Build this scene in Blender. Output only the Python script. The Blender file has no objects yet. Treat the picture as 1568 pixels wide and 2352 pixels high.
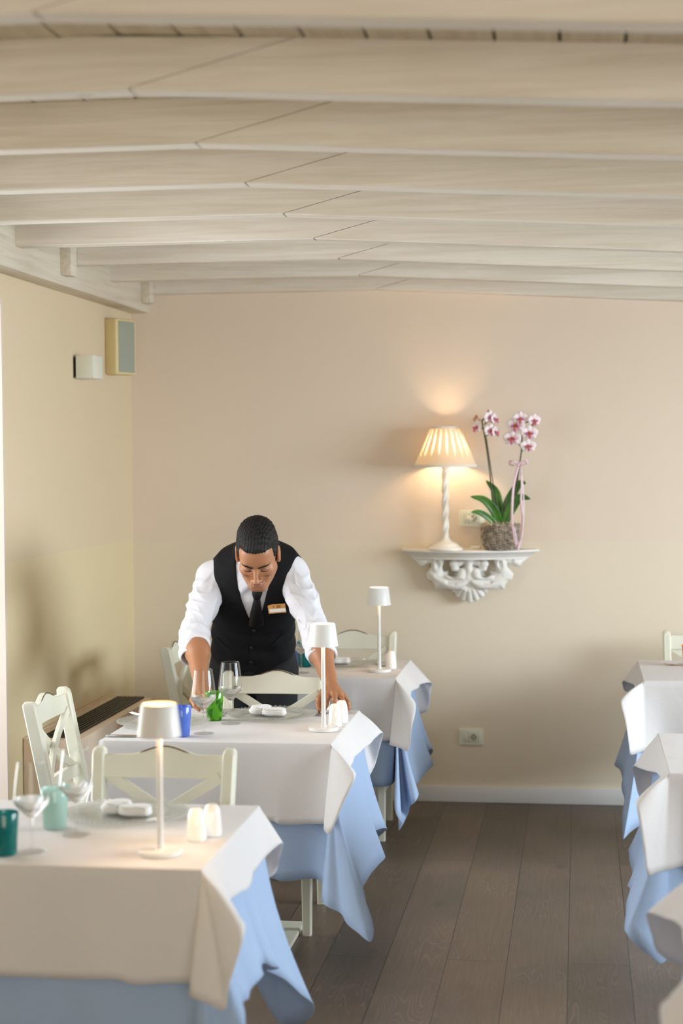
import bpy, bmesh, math, random
import numpy as np
from mathutils import Vector, Matrix, Euler
random.seed(7)
SC = bpy.context.scene
COL = SC.collection

# ------------------------------------------------------------------ camera
FPX, CXP, CYP = 3900.0, 784.0, 1176.0           # focal length in pixels of the 1568 px wide frame
YAW, TILT, ROLL, CAMZ = math.atan(546/3900.0), 132/3900.0, -0.0075, 1.68
cd = bpy.data.cameras.new('camera'); cam = bpy.data.objects.new('camera', cd); COL.objects.link(cam)
cd.sensor_fit = 'HORIZONTAL'; cd.sensor_width = 24.0; cd.lens = 24.0*FPX/1568.0
cam.matrix_world = (Matrix.Translation((0, 0, CAMZ)) @ Matrix.Rotation(YAW, 4, 'Z') @ Matrix.Rotation(math.pi/2 - TILT, 4, 'X') @ Matrix.Rotation(ROLL, 4, 'Z'))
cd.clip_start = 0.05; cd.clip_end = 60
cd.dof.use_dof = True; cd.dof.focus_distance = 6.0; cd.dof.aperture_fstop = 2.3
SC.camera = cam

# ------------------------------------------------------------------ view, world, daylight through the windows, added front fill
vs = SC.view_settings
vs.view_transform = 'Standard'; vs.look = 'None'; vs.gamma = 1.0; vs.use_curve_mapping = False
vs.exposure = 0.14
SC.cycles.max_bounces = 10; SC.cycles.diffuse_bounces = 5; SC.cycles.glossy_bounces = 5
SC.cycles.transmission_bounces = 10; SC.cycles.transparent_max_bounces = 16
SC.cycles.sample_clamp_indirect = 6.0
SC.cycles.caustics_reflective = False; SC.cycles.caustics_refractive = False
SC.cycles.use_denoising = True
wd = bpy.data.worlds.new('sky'); SC.world = wd; wd.use_nodes = True
wd.node_tree.nodes['Background'].inputs[0].default_value = (0.75, 0.87, 1.0, 1)
wd.node_tree.nodes['Background'].inputs[1].default_value = 1.0

def area_light(name, loc, direction, sx, sy, energy, color):
    l = bpy.data.lights.new(name, 'AREA'); l.shape = 'RECTANGLE'; l.size = sx; l.size_y = sy; l.energy = energy; l.color = color
    o = bpy.data.objects.new(name, l); COL.objects.link(o); o.location = loc
    o.rotation_euler = Vector(direction).to_track_quat('-Z', 'Y').to_euler()
    return o
# right-hand window, left-hand french window, added warm fill light behind the camera
area_light('daylight_right', (4.3, 5.4, 2.35), (-1, 0, -.42), 4.0, 2.4, 720, (0.88, 0.945, 1.0))
area_light('daylight_left', (-3.4, 5.75, 1.6), (1, -.1, -.15), 2.6, 2.2, 128, (1.0, 0.95, 0.91))
area_light('fill_front', (0.6, -1.3, 1.6), (0, 1, -.05), 3.2, 1.6, 70, (1.0, 0.88, 0.70))

# ------------------------------------------------------------------ materials
def S(h):
    """sRGB 0-255 triple to linear rgba"""
    return tuple((c/255/12.92 if c/255 <= .04045 else ((c/255+.055)/1.055)**2.4) for c in h) + (1.0,)
class N:
    def __init__(s, name):
        s.m = bpy.data.materials.new(name); s.m.use_nodes = True; s.t = s.m.node_tree
        s.b = s.t.nodes['Principled BSDF']; s.out = s.t.nodes['Material Output']
    def n(s, typ, **kw):
        x = s.t.nodes.new(typ)
        for k, v in kw.items():
            if k.startswith('i_'):
                key = k[2:]; x.inputs[int(key) if key.isdigit() else key.replace('_', ' ')].default_value = v
            else: setattr(x, k, v)
        return x
    def l(s, a, b): s.t.links.new(a, b)
    def coord(s, scale=(1, 1, 1), kind='Object'):
        tc = s.n('ShaderNodeTexCoord'); mp = s.n('ShaderNodeMapping'); mp.inputs['Scale'].default_value = scale
        s.l(tc.outputs[kind], mp.inputs['Vector']); return mp.outputs['Vector']
    def ramp(s, fac, stops):
        r = s.n('ShaderNodeValToRGB'); e = r.color_ramp.elements
        while len(e) < len(stops): e.new(0.5)
        for i, (p, c) in enumerate(stops): e[i].position = p; e[i].color = c
        s.l(fac, r.inputs['Fac']); return r.outputs['Color']
    def mix(s, fac, a, b, mode='MIX'):
        m = s.n('ShaderNodeMix', data_type='RGBA', blend_type=mode)
        for v, i in ((fac, 0), (a, 6), (b, 7)):
            if hasattr(v, 'links'): s.l(v, m.inputs[i])
            else: m.inputs[i].default_value = v
        return m.outputs[2]
    def bump(s, h, strength=.3, dist=.002, normal=None):
        b = s.n('ShaderNodeBump'); b.inputs['Strength'].default_value = strength; b.inputs['Distance'].default_value = dist
        s.l(h, b.inputs['Height'])
        if normal is not None: s.l(normal, b.inputs['Normal'])
        s.l(b.outputs['Normal'], s.b.inputs['Normal']); return b.outputs['Normal']
def simple(name, rgb, rough=.5, noise=0.0, nscale=6, bump=0.0, bscale=80, metal=0.0, spec=.5, coat=0.0, trans=0.0, ior=1.45, sheen=0.0):
    w = N(name); b = w.b
    b.inputs['Base Color'].default_value = S(rgb); b.inputs['Roughness'].default_value = rough
    b.inputs['Metallic'].default_value = metal; b.inputs['Specular IOR Level'].default_value = spec
    b.inputs['Coat Weight'].default_value = coat; b.inputs['Transmission Weight'].default_value = trans; b.inputs['IOR'].default_value = ior
    b.inputs['Sheen Weight'].default_value = sheen
    v = w.coord()
    if noise:
        nz = w.n('ShaderNodeTexNoise', i_Scale=nscale, i_Detail=4.0); w.l(v, nz.inputs['Vector'])
        c = S(rgb); d = tuple(x*(1-noise) for x in c[:3])+(1,)
        w.l(w.ramp(nz.outputs['Fac'], [(.35, d), (.65, c)]), b.inputs['Base Color'])
    if bump:
        n2 = w.n('ShaderNodeTexNoise', i_Scale=bscale, i_Detail=3.0); w.l(v, n2.inputs['Vector']); w.bump(n2.outputs['Fac'], bump)
    return w.m

def mat_wall(name, low, high, split, stain=.06):
    """two coats of wall paint: a lower and an upper colour meeting at height split"""
    w = N(name); v = w.coord()
    sp = w.n('ShaderNodeSeparateXYZ'); w.l(v, sp.inputs[0])
    nz = w.n('ShaderNodeTexNoise', i_Scale=1.6, i_Detail=5.0); w.l(v, nz.inputs['Vector'])
    mt = w.n('ShaderNodeMath', operation='GREATER_THAN'); mt.inputs[1].default_value = split; w.l(sp.outputs[2], mt.inputs[0])
    c = w.mix(mt.outputs[0], S(low), S(high))
    c = w.mix(nz.outputs['Fac'], c, w.mix(1.0, c, (1-stain, 1-stain, 1-stain, 1), 'MULTIPLY'))
    w.l(c, w.b.inputs['Base Color']); w.b.inputs['Roughness'].default_value = .85; w.b.inputs['Specular IOR Level'].default_value = .25
    n2 = w.n('ShaderNodeTexNoise', i_Scale=45, i_Detail=6.0); w.l(v, n2.inputs['Vector']); w.bump(n2.outputs['Fac'], .12, .004)
    return w.m

def mat_floor():
    w = N('floor_laminate'); tc = w.n('ShaderNodeTexCoord'); mp = w.n('ShaderNodeMapping')
    mp.inputs['Rotation'].default_value = (0, 0, math.pi/2); mp.inputs['Location'].default_value = (0.37, 0.04, 0)
    w.l(tc.outputs['Object'], mp.inputs['Vector']); v = mp.outputs['Vector']      # x of v runs along the planks
    br = w.n('ShaderNodeTexBrick', offset=.37, offset_frequency=2, i_Scale=1.0, i_Mortar_Size=.0016, i_Mortar_Smooth=.2, i_Bias=0.0, i_Brick_Width=2.2, i_Row_Height=.2)
    br.inputs['Color1'].default_value = (0, 0, 0, 1); br.inputs['Color2'].default_value = (1, 1, 1, 1); br.inputs['Mortar'].default_value = (.5, .5, .5, 1)
    w.l(v, br.inputs['Vector'])
    # every plank shifts the grain
    ad = w.n('ShaderNodeVectorMath', operation='MULTIPLY_ADD'); w.l(br.outputs['Color'], ad.inputs[0]); ad.inputs[1].default_value = (7, 3, 5); w.l(v, ad.inputs[2])
    st = w.n('ShaderNodeMapping'); st.inputs['Scale'].default_value = (.75, 7.0, 1); w.l(ad.outputs[0], st.inputs['Vector'])
    nz = w.n('ShaderNodeTexNoise', i_Scale=1.1, i_Detail=2.0, i_Roughness=.45, i_Distortion=.35); w.l(st.outputs[0], nz.inputs['Vector'])
    ml = w.n('ShaderNodeMath', operation='MULTIPLY'); ml.inputs[1].default_value = 42; w.l(nz.outputs['Fac'], ml.inputs[0])
    fr = w.n('ShaderNodeMath', operation='PINGPONG'); fr.inputs[1].default_value = .5; w.l(ml.outputs[0], fr.inputs[0])
    s2 = w.n('ShaderNodeMapping'); s2.inputs['Scale'].default_value = (5, 110, 1); w.l(ad.outputs[0], s2.inputs['Vector'])
    fine = w.n('ShaderNodeTexNoise', i_Scale=1.0, i_Detail=5.0); w.l(s2.outputs[0], fine.inputs['Vector'])
    big = w.n('ShaderNodeTexNoise', i_Scale=1.5, i_Detail=3.0); w.l(ad.outputs[0], big.inputs['Vector'])
    base = w.mix(br.outputs['Color'], S((91, 79, 68)), S((117, 101, 87)))
    base = w.mix(w.ramp(big.outputs['Fac'], [(.35, (0, 0, 0, 1)), (.7, (1, 1, 1, 1))]), base, S((90, 81, 74)))
    grain = w.ramp(fr.outputs[0], [(0.0, (1, 1, 1, 1)), (.16, (0, 0, 0, 1))])
    m1 = w.n('ShaderNodeMath', operation='MULTIPLY'); w.l(grain, m1.inputs[0])
    gm = w.n('ShaderNodeTexNoise', i_Scale=2.6, i_Detail=1.0); w.l(ad.outputs[0], gm.inputs['Vector']); w.l(w.ramp(gm.outputs['Fac'], [(.42, (.02, .02, .02, 1)), (.66, (.30, .30, .30, 1))]), m1.inputs[1])
    c = w.mix(m1.outputs[0], base, S((158, 145, 131)))
    m2 = w.ramp(fine.outputs['Fac'], [(.3, (0, 0, 0, 1)), (.7, (1, 1, 1, 1))])
    c = w.mix(m2, w.mix(1.0, c, (.8, .79, .78, 1), 'MULTIPLY'), c)
    # knots
    s3 = w.n('ShaderNodeMapping'); s3.inputs['Scale'].default_value = (1.5, 3.4, 1); w.l(ad.outputs[0], s3.inputs['Vector'])
    vo = w.n('ShaderNodeTexVoronoi', i_Scale=1.25); w.l(s3.outputs[0], vo.inputs['Vector'])
    kn = w.ramp(vo.outputs['Distance'], [(.02, (1, 1, 1, 1)), (.14, (0, 0, 0, 1))])
    m3 = w.n('ShaderNodeMath', operation='MULTIPLY'); w.l(kn, m3.inputs[0]); m3.inputs[1].default_value = .55
    c = w.mix(m3.outputs[0], c, S((64, 54, 47)))
    c = w.mix(br.outputs['Fac'], c, S((46, 40, 36)))
    w.l(c, w.b.inputs['Base Color']); w.b.inputs['Roughness'].default_value = .42
    w.bump(fine.outputs['Fac'], .12, .001)
    return w.m

def mat_wood(name, light, dark, axis, knots=True, kscale=1.0):
    """whitewashed spruce; axis is the grain direction (0,1,2)"""
    w = N(name); sc = [26, 26, 26]; sc[axis] = 1.2
    v = w.coord(); st = w.n('ShaderNodeMapping'); st.inputs['Scale'].default_value = sc; w.l(v, st.inputs['Vector'])
    nz = w.n('ShaderNodeTexNoise', i_Scale=1.6, i_Detail=6.0, i_Roughness=.6, i_Distortion=.6); w.l(st.outputs[0], nz.inputs['Vector'])
    c = w.ramp(nz.outputs['Fac'], [(.3, S(dark)), (.6, S(light))])
    bg = w.n('ShaderNodeTexNoise', i_Scale=2.0, i_Detail=2.0); w.l(v, bg.inputs['Vector'])
    c = w.mix(w.ramp(bg.outputs['Fac'], [(.4, (0, 0, 0, 1)), (.7, (.4, .4, .4, 1))]), c, S(dark))
    if knots:
        s3 = w.n('ShaderNodeMapping'); q = [7.0, 7.0, 7.0]; q[axis] = 3.2; s3.inputs['Scale'].default_value = q; w.l(v, s3.inputs['Vector'])
        vo = w.n('ShaderNodeTexVoronoi', i_Scale=kscale); w.l(s3.outputs[0], vo.inputs['Vector'])
        k = w.ramp(vo.outputs['Distance'], [(.03, (.55, .55, .55, 1)), (.09, (0, 0, 0, 1))])
        c = w.mix(k, c, S((128, 118, 104)))
    w.l(c, w.b.inputs['Base Color']); w.b.inputs['Roughness'].default_value = .6
    w.bump(nz.outputs['Fac'], .15, .002)
    return w.m

def mat_cloth(name, rgb, weave=900, wr=.25):
    w = N(name); v = w.coord()
    w.b.inputs['Base Color'].default_value = S(rgb); w.b.inputs['Roughness'].default_value = .9
    w.b.inputs['Specular IOR Level'].default_value = .15; w.b.inputs['Sheen Weight'].default_value = .08
    n1 = w.n('ShaderNodeTexNoise', i_Scale=7.0, i_Detail=5.0, i_Distortion=.4); w.l(v, n1.inputs['Vector'])
    n2 = w.n('ShaderNodeTexNoise', i_Scale=weave, i_Detail=2.0); w.l(v, n2.inputs['Vector'])
    c = S(rgb); w.l(w.ramp(n2.outputs['Fac'], [(.3, tuple(x*.9 for x in c[:3])+(1,)), (.6, c)]), w.b.inputs['Base Color'])
    nb = w.n('ShaderNodeBump', i_Strength=wr, i_Distance=.02); w.l(n1.outputs['Fac'], nb.inputs['Height'])
    w.bump(n2.outputs['Fac'], .15, .001, nb.outputs['Normal'])
    # thin fabric lets a little light through
    tr = w.n('ShaderNodeBsdfTranslucent'); tr.inputs['Color'].default_value = c
    mx = w.n('ShaderNodeMixShader'); mx.inputs[0].default_value = .12
    w.l(w.b.outputs[0], mx.inputs[1]); w.l(tr.outputs[0], mx.inputs[2]); w.l(mx.outputs[0], w.out.inputs['Surface'])
    return w.m

def mat_glass(name, rgb=(255, 255, 255), rough=0.0, ior=1.5, clear=.5, tint=None):
    """glass with part of the light passing straight on, as in thin walls"""
    w = N(name); g = w.n('ShaderNodeBsdfGlass', i_Roughness=rough, i_IOR=ior); g.inputs['Color'].default_value = S(rgb)
    t = w.n('ShaderNodeBsdfTransparent'); t.inputs['Color'].default_value = S(tint or rgb)
    mx = w.n('ShaderNodeMixShader'); mx.inputs[0].default_value = clear
    w.l(g.outputs[0], mx.inputs[1]); w.l(t.outputs[0], mx.inputs[2]); w.l(mx.outputs[0], w.out.inputs['Surface'])
    return w.m
def mat_thin(name, tint=(250, 252, 252)):
    """thin clear bowl: fresnel reflection over straight transmission"""
    w = N(name); lw = w.n('ShaderNodeLayerWeight', i_Blend=.5); pw = w.n('ShaderNodeMath', operation='POWER'); w.l(lw.outputs['Facing'], pw.inputs[0]); pw.inputs[1].default_value = 3.6
    f = w.n('ShaderNodeMath', operation='MULTIPLY_ADD'); w.l(pw.outputs[0], f.inputs[0]); f.inputs[1].default_value = .85; f.inputs[2].default_value = .035; g = w.n('ShaderNodeBsdfGlossy', i_Roughness=.02)
    t = w.n('ShaderNodeBsdfTransparent'); t.inputs['Color'].default_value = S(tint)
    mx = w.n('ShaderNodeMixShader'); w.l(f.outputs[0], mx.inputs[0]); w.l(t.outputs[0], mx.inputs[1]); w.l(g.outputs[0], mx.inputs[2])
    w.l(mx.outputs[0], w.out.inputs['Surface']); return w.m
def mat_emit(name, rgb, strength):
    w = N(name); w.b.inputs['Base Color'].default_value = S(rgb)
    w.b.inputs['Emission Color'].default_value = S(rgb); w.b.inputs['Emission Strength'].default_value = strength; return w.m
def mat_shade(name, rgb, transl=.5):
    w = N(name); d = w.n('ShaderNodeBsdfDiffuse'); d.inputs['Color'].default_value = S(rgb)
    t = w.n('ShaderNodeBsdfTranslucent'); t.inputs['Color'].default_value = S(rgb)
    mx = w.n('ShaderNodeMixShader'); mx.inputs[0].default_value = transl
    w.l(d.outputs[0], mx.inputs[1]); w.l(t.outputs[0], mx.inputs[2]); w.l(mx.outputs[0], w.out.inputs['Surface']); return w.m

def mat_milk(name, rgb, transl=.5, clear=0.0, tint=(255, 255, 255), mottle=None):
    """opaline glass: translucent body under a gloss, partly clear"""
    w = N(name); d = w.n('ShaderNodeBsdfDiffuse'); d.inputs['Color'].default_value = S(rgb)
    t = w.n('ShaderNodeBsdfTranslucent'); t.inputs['Color'].default_value = S(rgb); m1 = w.n('ShaderNodeMixShader'); m1.inputs[0].default_value = transl
    w.l(d.outputs[0], m1.inputs[1]); w.l(t.outputs[0], m1.inputs[2])
    c = w.n('ShaderNodeBsdfTransparent'); c.inputs['Color'].default_value = S(tint if clear and tint != (255, 255, 255) else rgb); m2 = w.n('ShaderNodeMixShader'); m2.inputs[0].default_value = clear
    w.l(m1.outputs[0], m2.inputs[1]); w.l(c.outputs[0], m2.inputs[2])
    if mottle:
        v = w.coord((1, 1, .55)); nz = w.n('ShaderNodeTexNoise', i_Scale=52, i_Detail=1.5, i_Distortion=1.2); w.l(v, nz.inputs['Vector'])
        cc = w.ramp(nz.outputs['Fac'], [(.42, S(mottle)), (.52, S(rgb))]); w.l(cc, d.inputs['Color']); w.l(cc, t.inputs['Color'])
        w.l(w.ramp(nz.outputs['Fac'], [(.42, S(rgb)), (.54, S(tint))]), c.inputs['Color'])
    g = w.n('ShaderNodeBsdfGlossy', i_Roughness=.08); lw = w.n('ShaderNodeLayerWeight', i_Blend=.5); pw = w.n('ShaderNodeMath', operation='POWER'); w.l(lw.outputs['Facing'], pw.inputs[0]); pw.inputs[1].default_value = 3.0
    f = w.n('ShaderNodeMath', operation='MULTIPLY_ADD'); w.l(pw.outputs[0], f.inputs[0]); f.inputs[1].default_value = .5; f.inputs[2].default_value = .04
    m3 = w.n('ShaderNodeMixShader'); w.l(f.outputs[0], m3.inputs[0]); w.l(m2.outputs[0], m3.inputs[1]); w.l(g.outputs[0], m3.inputs[2]); w.l(m3.outputs[0], w.out.inputs['Surface'])
    return w.m

MT = {}
MT['wall_back'] = mat_wall('wall_paint_back', (236, 224, 205), (236, 221, 205), 1.262)
MT['wall_left'] = mat_wall('wall_paint_left', (226, 211, 174), (224, 207, 178), 1.272)
MT['plain_wall'] = simple('wall_paint_plain', (226, 212, 190), .85)
MT['jamb'] = simple('jamb_plaster', (222, 208, 198), .8, .03, 3)
MT['floor'] = mat_floor()
MT['beam'] = mat_wood('whitewashed_beam', (238, 232, 223), (220, 211, 197), 0)
MT['plate'] = mat_wood('whitewashed_wall_plate', (224, 216, 200), (203, 193, 174), 1)
MT['board'] = mat_wood('whitewashed_board', (224, 215, 198), (206, 195, 176), 1, knots=False)
MT['seam'] = simple('dark_joint', (92, 78, 60), .9)
MT['skirt'] = simple('skirting_paint', (232, 234, 236), .4)
MT['white_cloth'] = mat_cloth('white_linen', (230, 228, 230))
MT['blue_cloth'] = mat_cloth('blue_linen', (172, 195, 229))
MT['cream'] = simple('cream_chair_paint', (224, 224, 209), .4, .04, 9)
MT['rub'] = simple('worn_chair_edge', (104, 80, 58), .7)
MT['napkin'] = mat_cloth('napkin_cotton', (246, 246, 248), 700, .15)
MT['lamp_white'] = simple('white_lamp_enamel', (226, 226, 226), .35)
MT['porcelain'] = simple('white_porcelain', (244, 243, 241), .12, coat=.6)
MT['steel'] = simple('polished_steel', (196, 196, 200), .16, metal=1.0)
MT['glass'] = mat_glass('clear_glass', clear=.78)
MT['bowl_glass'] = mat_glass('thick_clear_glass', clear=.25)
MT['thin_glass'] = mat_thin('thin_clear_glass')
MT['plate_glass'] = mat_milk('charger_glass', (246, 248, 244), .4, .86, (252, 253, 251))
MT['green_glass'] = mat_milk('green_glass', (146, 218, 56), .6, .42, (190, 246, 120), (76, 146, 24))
MT['blue_glass'] = mat_milk('milky_blue_glass', (112, 150, 240), .45)
MT['teal_glass'] = mat_milk('teal_glass', (0, 150, 152), .45, .45, (96, 206, 204))
MT['aqua_glass'] = mat_milk('frosted_aqua_glass', (214, 236, 231), .5, .3)
MT['pale_blue_glass'] = mat_milk('pale_blue_glass', (180, 200, 240), .5, .4)
MT['orange_glass'] = simple('orange_glass', (255, 122, 16), .2, coat=.4)
MT['led'] = mat_emit('warm_led', (255, 214, 160), 8.0)
MT['grille'] = simple('dark_bronze_grille', (62, 56, 42), .45, metal=.4)
MT['dark'] = simple('dark_void', (26, 24, 22), .8)
MT['unit'] = simple('convector_enamel', (226, 206, 186), .5)
MT['plastic'] = simple('ivory_plastic', (232, 234, 220), .35)
MT['plug'] = simple('white_plug', (240, 238, 228), .4)
MT['hole'] = simple('socket_hole', (40, 42, 36), .7)

# ------------------------------------------------------------------ mesh helpers
class MB:
    """collects vertices and faces of one mesh part"""
    def __init__(s): s.v = []; s.f = []; s.mi = []
    def add(s, vs, fs, mi=0):
        o = len(s.v); s.v += [tuple(float(c) for c in p) for p in vs]; s.f += [tuple(i+o for i in f) for f in fs]; s.mi += [mi]*len(fs); return s
    def box(s, c, d, rot=None, mi=0, bev=0.0):
        c = Vector(c); R = rot.to_matrix() if isinstance(rot, Euler) else (rot if rot is not None else Matrix.Identity(3))
        if bev:
            bm = bmesh.new(); bmesh.ops.create_cube(bm, size=1.0)
            for v in bm.verts: v.co = Vector((v.co.x*d[0], v.co.y*d[1], v.co.z*d[2]))
            bmesh.ops.bevel(bm, geom=list(bm.edges), offset=min(bev, min(d)*.45), segments=2, affect='EDGES', profile=.5)
            bm.verts.index_update()
            s.add([R @ v.co + c for v in bm.verts], [[v.index for v in f.verts] for f in bm.faces], mi); bm.free(); return s
        h = [x/2 for x in d]
        P = [Vector((x*h[0], y*h[1], z*h[2])) for z in (-1, 1) for y in (-1, 1) for x in (-1, 1)]
        return s.add([R @ p + c for p in P], [(0, 2, 3, 1), (4, 5, 7, 6), (0, 1, 5, 4), (2, 6, 7, 3), (0, 4, 6, 2), (1, 3, 7, 5)], mi)
    def loft(s, rings, closed=True, caps=True, mi=0):
        n = len(rings[0]); vs = [p for r in rings for p in r]; fs = []
        for i in range(len(rings)-1):
            for j in range(n if closed else n-1):
                a = i*n+j; b = i*n+(j+1) % n; fs.append((a, b, b+n, a+n))
        if caps and closed: fs.append(tuple(range(n-1, -1, -1))); fs.append(tuple(range((len(rings)-1)*n, len(rings)*n)))
        return s.add(vs, fs, mi)
    def lathe(s, prof, c=(0, 0, 0), n=40, R=None, mi=0, closed=False, wob=None):
        """prof: list of (r, z)"""
        rings = []
        for r, z in prof:
            ring = []
            for k in range(n):
                a = 2*math.pi*k/n; rr = r*(wob(a, z) if wob else 1)
                p = Vector((rr*math.cos(a), rr*math.sin(a), z))
                ring.append((R @ p if R is not None else p)+Vector(c))
            rings.append(ring)
        if closed: rings.append(rings[0])
        return s.loft(rings, True, not closed, mi)
    def tube(s, pts, rad, n=10, mi=0, flat=1.0, up=None):
        pts = [Vector(p) for p in pts]; rad = rad if isinstance(rad, (list, tuple)) else [rad]*len(pts); rings = []
        prev = None
        for i, p in enumerate(pts):
            t = (pts[min(i+1, len(pts)-1)]-pts[max(i-1, 0)]).normalized()
            if prev is None:
                ref = Vector(up) if up else (Vector((0, 0, 1)) if abs(t.z) < .9 else Vector((0, 1, 0)))
                x = t.cross(ref).normalized()
            else: x = (prev-t*prev.dot(t)).normalized()
            prev = x; y = t.cross(x)
            rings.append([p+(x*math.cos(2*math.pi*k/n)+y*math.sin(2*math.pi*k/n)*flat)*rad[i] for k in range(n)])
        return s.loft(rings, True, True, mi)
    def prism(s, poly, z0, z1, f=None, mi=0):
        """polygon in local xy extruded z0..z1 and mapped by f(x,y,z)"""
        f = f or (lambda x, y, z: (x, y, z)); n = len(poly)
        vs = [f(x, y, z0) for x, y in poly]+[f(x, y, z1) for x, y in poly]
        return s.add(vs, [tuple(range(n-1, -1, -1)), tuple(range(n, 2*n))]+[(i, (i+1) % n, n+(i+1) % n, n+i) for i in range(n)], mi)
    def build(s, name, mats, parent=None, loc=None, smooth=40, merge=1e-5, solid=0.0, subd=0, bevel=0.0, keep_world=False):
        me = bpy.data.meshes.new(name); me.from_pydata(s.v, [], s.f)
        for m in (mats if isinstance(mats, (list, tuple)) else [mats]): me.materials.append(m)
        me.polygons.foreach_set('material_index', s.mi)
        if merge:
            bm = bmesh.new(); bm.from_mesh(me); bmesh.ops.remove_doubles(bm, verts=bm.verts, dist=merge)
            bmesh.ops.dissolve_degenerate(bm, edges=bm.edges, dist=1e-6)
            bmesh.ops.recalc_face_normals(bm, faces=bm.faces); bm.to_mesh(me); bm.free()
        if smooth:
            me.polygons.foreach_set('use_smooth', [True]*len(me.polygons)); me.set_sharp_from_angle(angle=math.radians(smooth))
        me.update()
        o = bpy.data.objects.new(name, me); COL.objects.link(o)
        if parent is not None: o.parent = parent
        if loc is not None: o.location = loc
        if bevel:
            b = o.modifiers.new('bevel', 'BEVEL'); b.width = bevel; b.segments = 2; b.limit_method = 'ANGLE'
        if subd:
            b = o.modifiers.new('sub', 'SUBSURF'); b.levels = subd; b.render_levels = subd
        if solid:
            b = o.modifiers.new('thick', 'SOLIDIFY'); b.thickness = solid; b.offset = -1
        return o
def tag(o, label=None, cat=None, group=None, kind=None):
    if label: o['label'] = label
    if cat: o['category'] = cat
    if group: o['group'] = group
    if kind: o['kind'] = kind
    return o
def thing(name, label, cat, loc=(0, 0, 0), rz=0.0, group=None):
    o = bpy.data.objects.new(name, None); o.empty_display_size = .1; COL.objects.link(o)
    o.location = loc; o.rotation_euler = (0, 0, rz); return tag(o, label, cat, group)
def struct(o): o['kind'] = 'structure'; return o
def children(o): return [c for c in bpy.data.objects if c.parent == o]
def dup(o, parent=None, loc=None, rz=None, label=None, group=None, swap=None):
    """copy of a thing with copies of its parts and their sub-parts"""
    c = o.copy(); COL.objects.link(c)
    if parent is not None: c.parent = parent
    if loc is not None: c.location = loc
    if rz is not None: c.rotation_euler = (0, 0, rz)
    if label: c['label'] = label
    if group: c['group'] = group
    for ch in children(o): dup(ch, c)
    return c
def catmull(P, per=8, closed=False):
    P = [np.array(p, float) for p in P]; n = len(P); out = []
    for i in range(n if closed else n-1):
        p0 = P[(i-1) % n] if (closed or i > 0) else P[0]*2-P[1]
        p1 = P[i]; p2 = P[(i+1) % n]; p3 = P[(i+2) % n] if (closed or i+2 < n) else P[-1]*2-P[-2]
        # centripetal knots keep the curve free of loops where points lie close
        d1 = max(np.linalg.norm(p1-p0), 1e-5)**.5; d2 = max(np.linalg.norm(p2-p1), 1e-5)**.5; d3 = max(np.linalg.norm(p3-p2), 1e-5)**.5
        m1 = d2*((p1-p0)/d1-(p2-p0)/(d1+d2)+(p2-p1)/d2); m2 = d2*((p2-p1)/d2-(p3-p1)/(d2+d3)+(p3-p2)/d3)
        for k in range(per):
            t = k/per; out.append((2*t**3-3*t**2+1)*p1+(t**3-2*t**2+t)*m1+(-2*t**3+3*t**2)*p2+(t**3-t**2)*m2)
    if not closed: out.append(P[-1])
    return out

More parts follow.
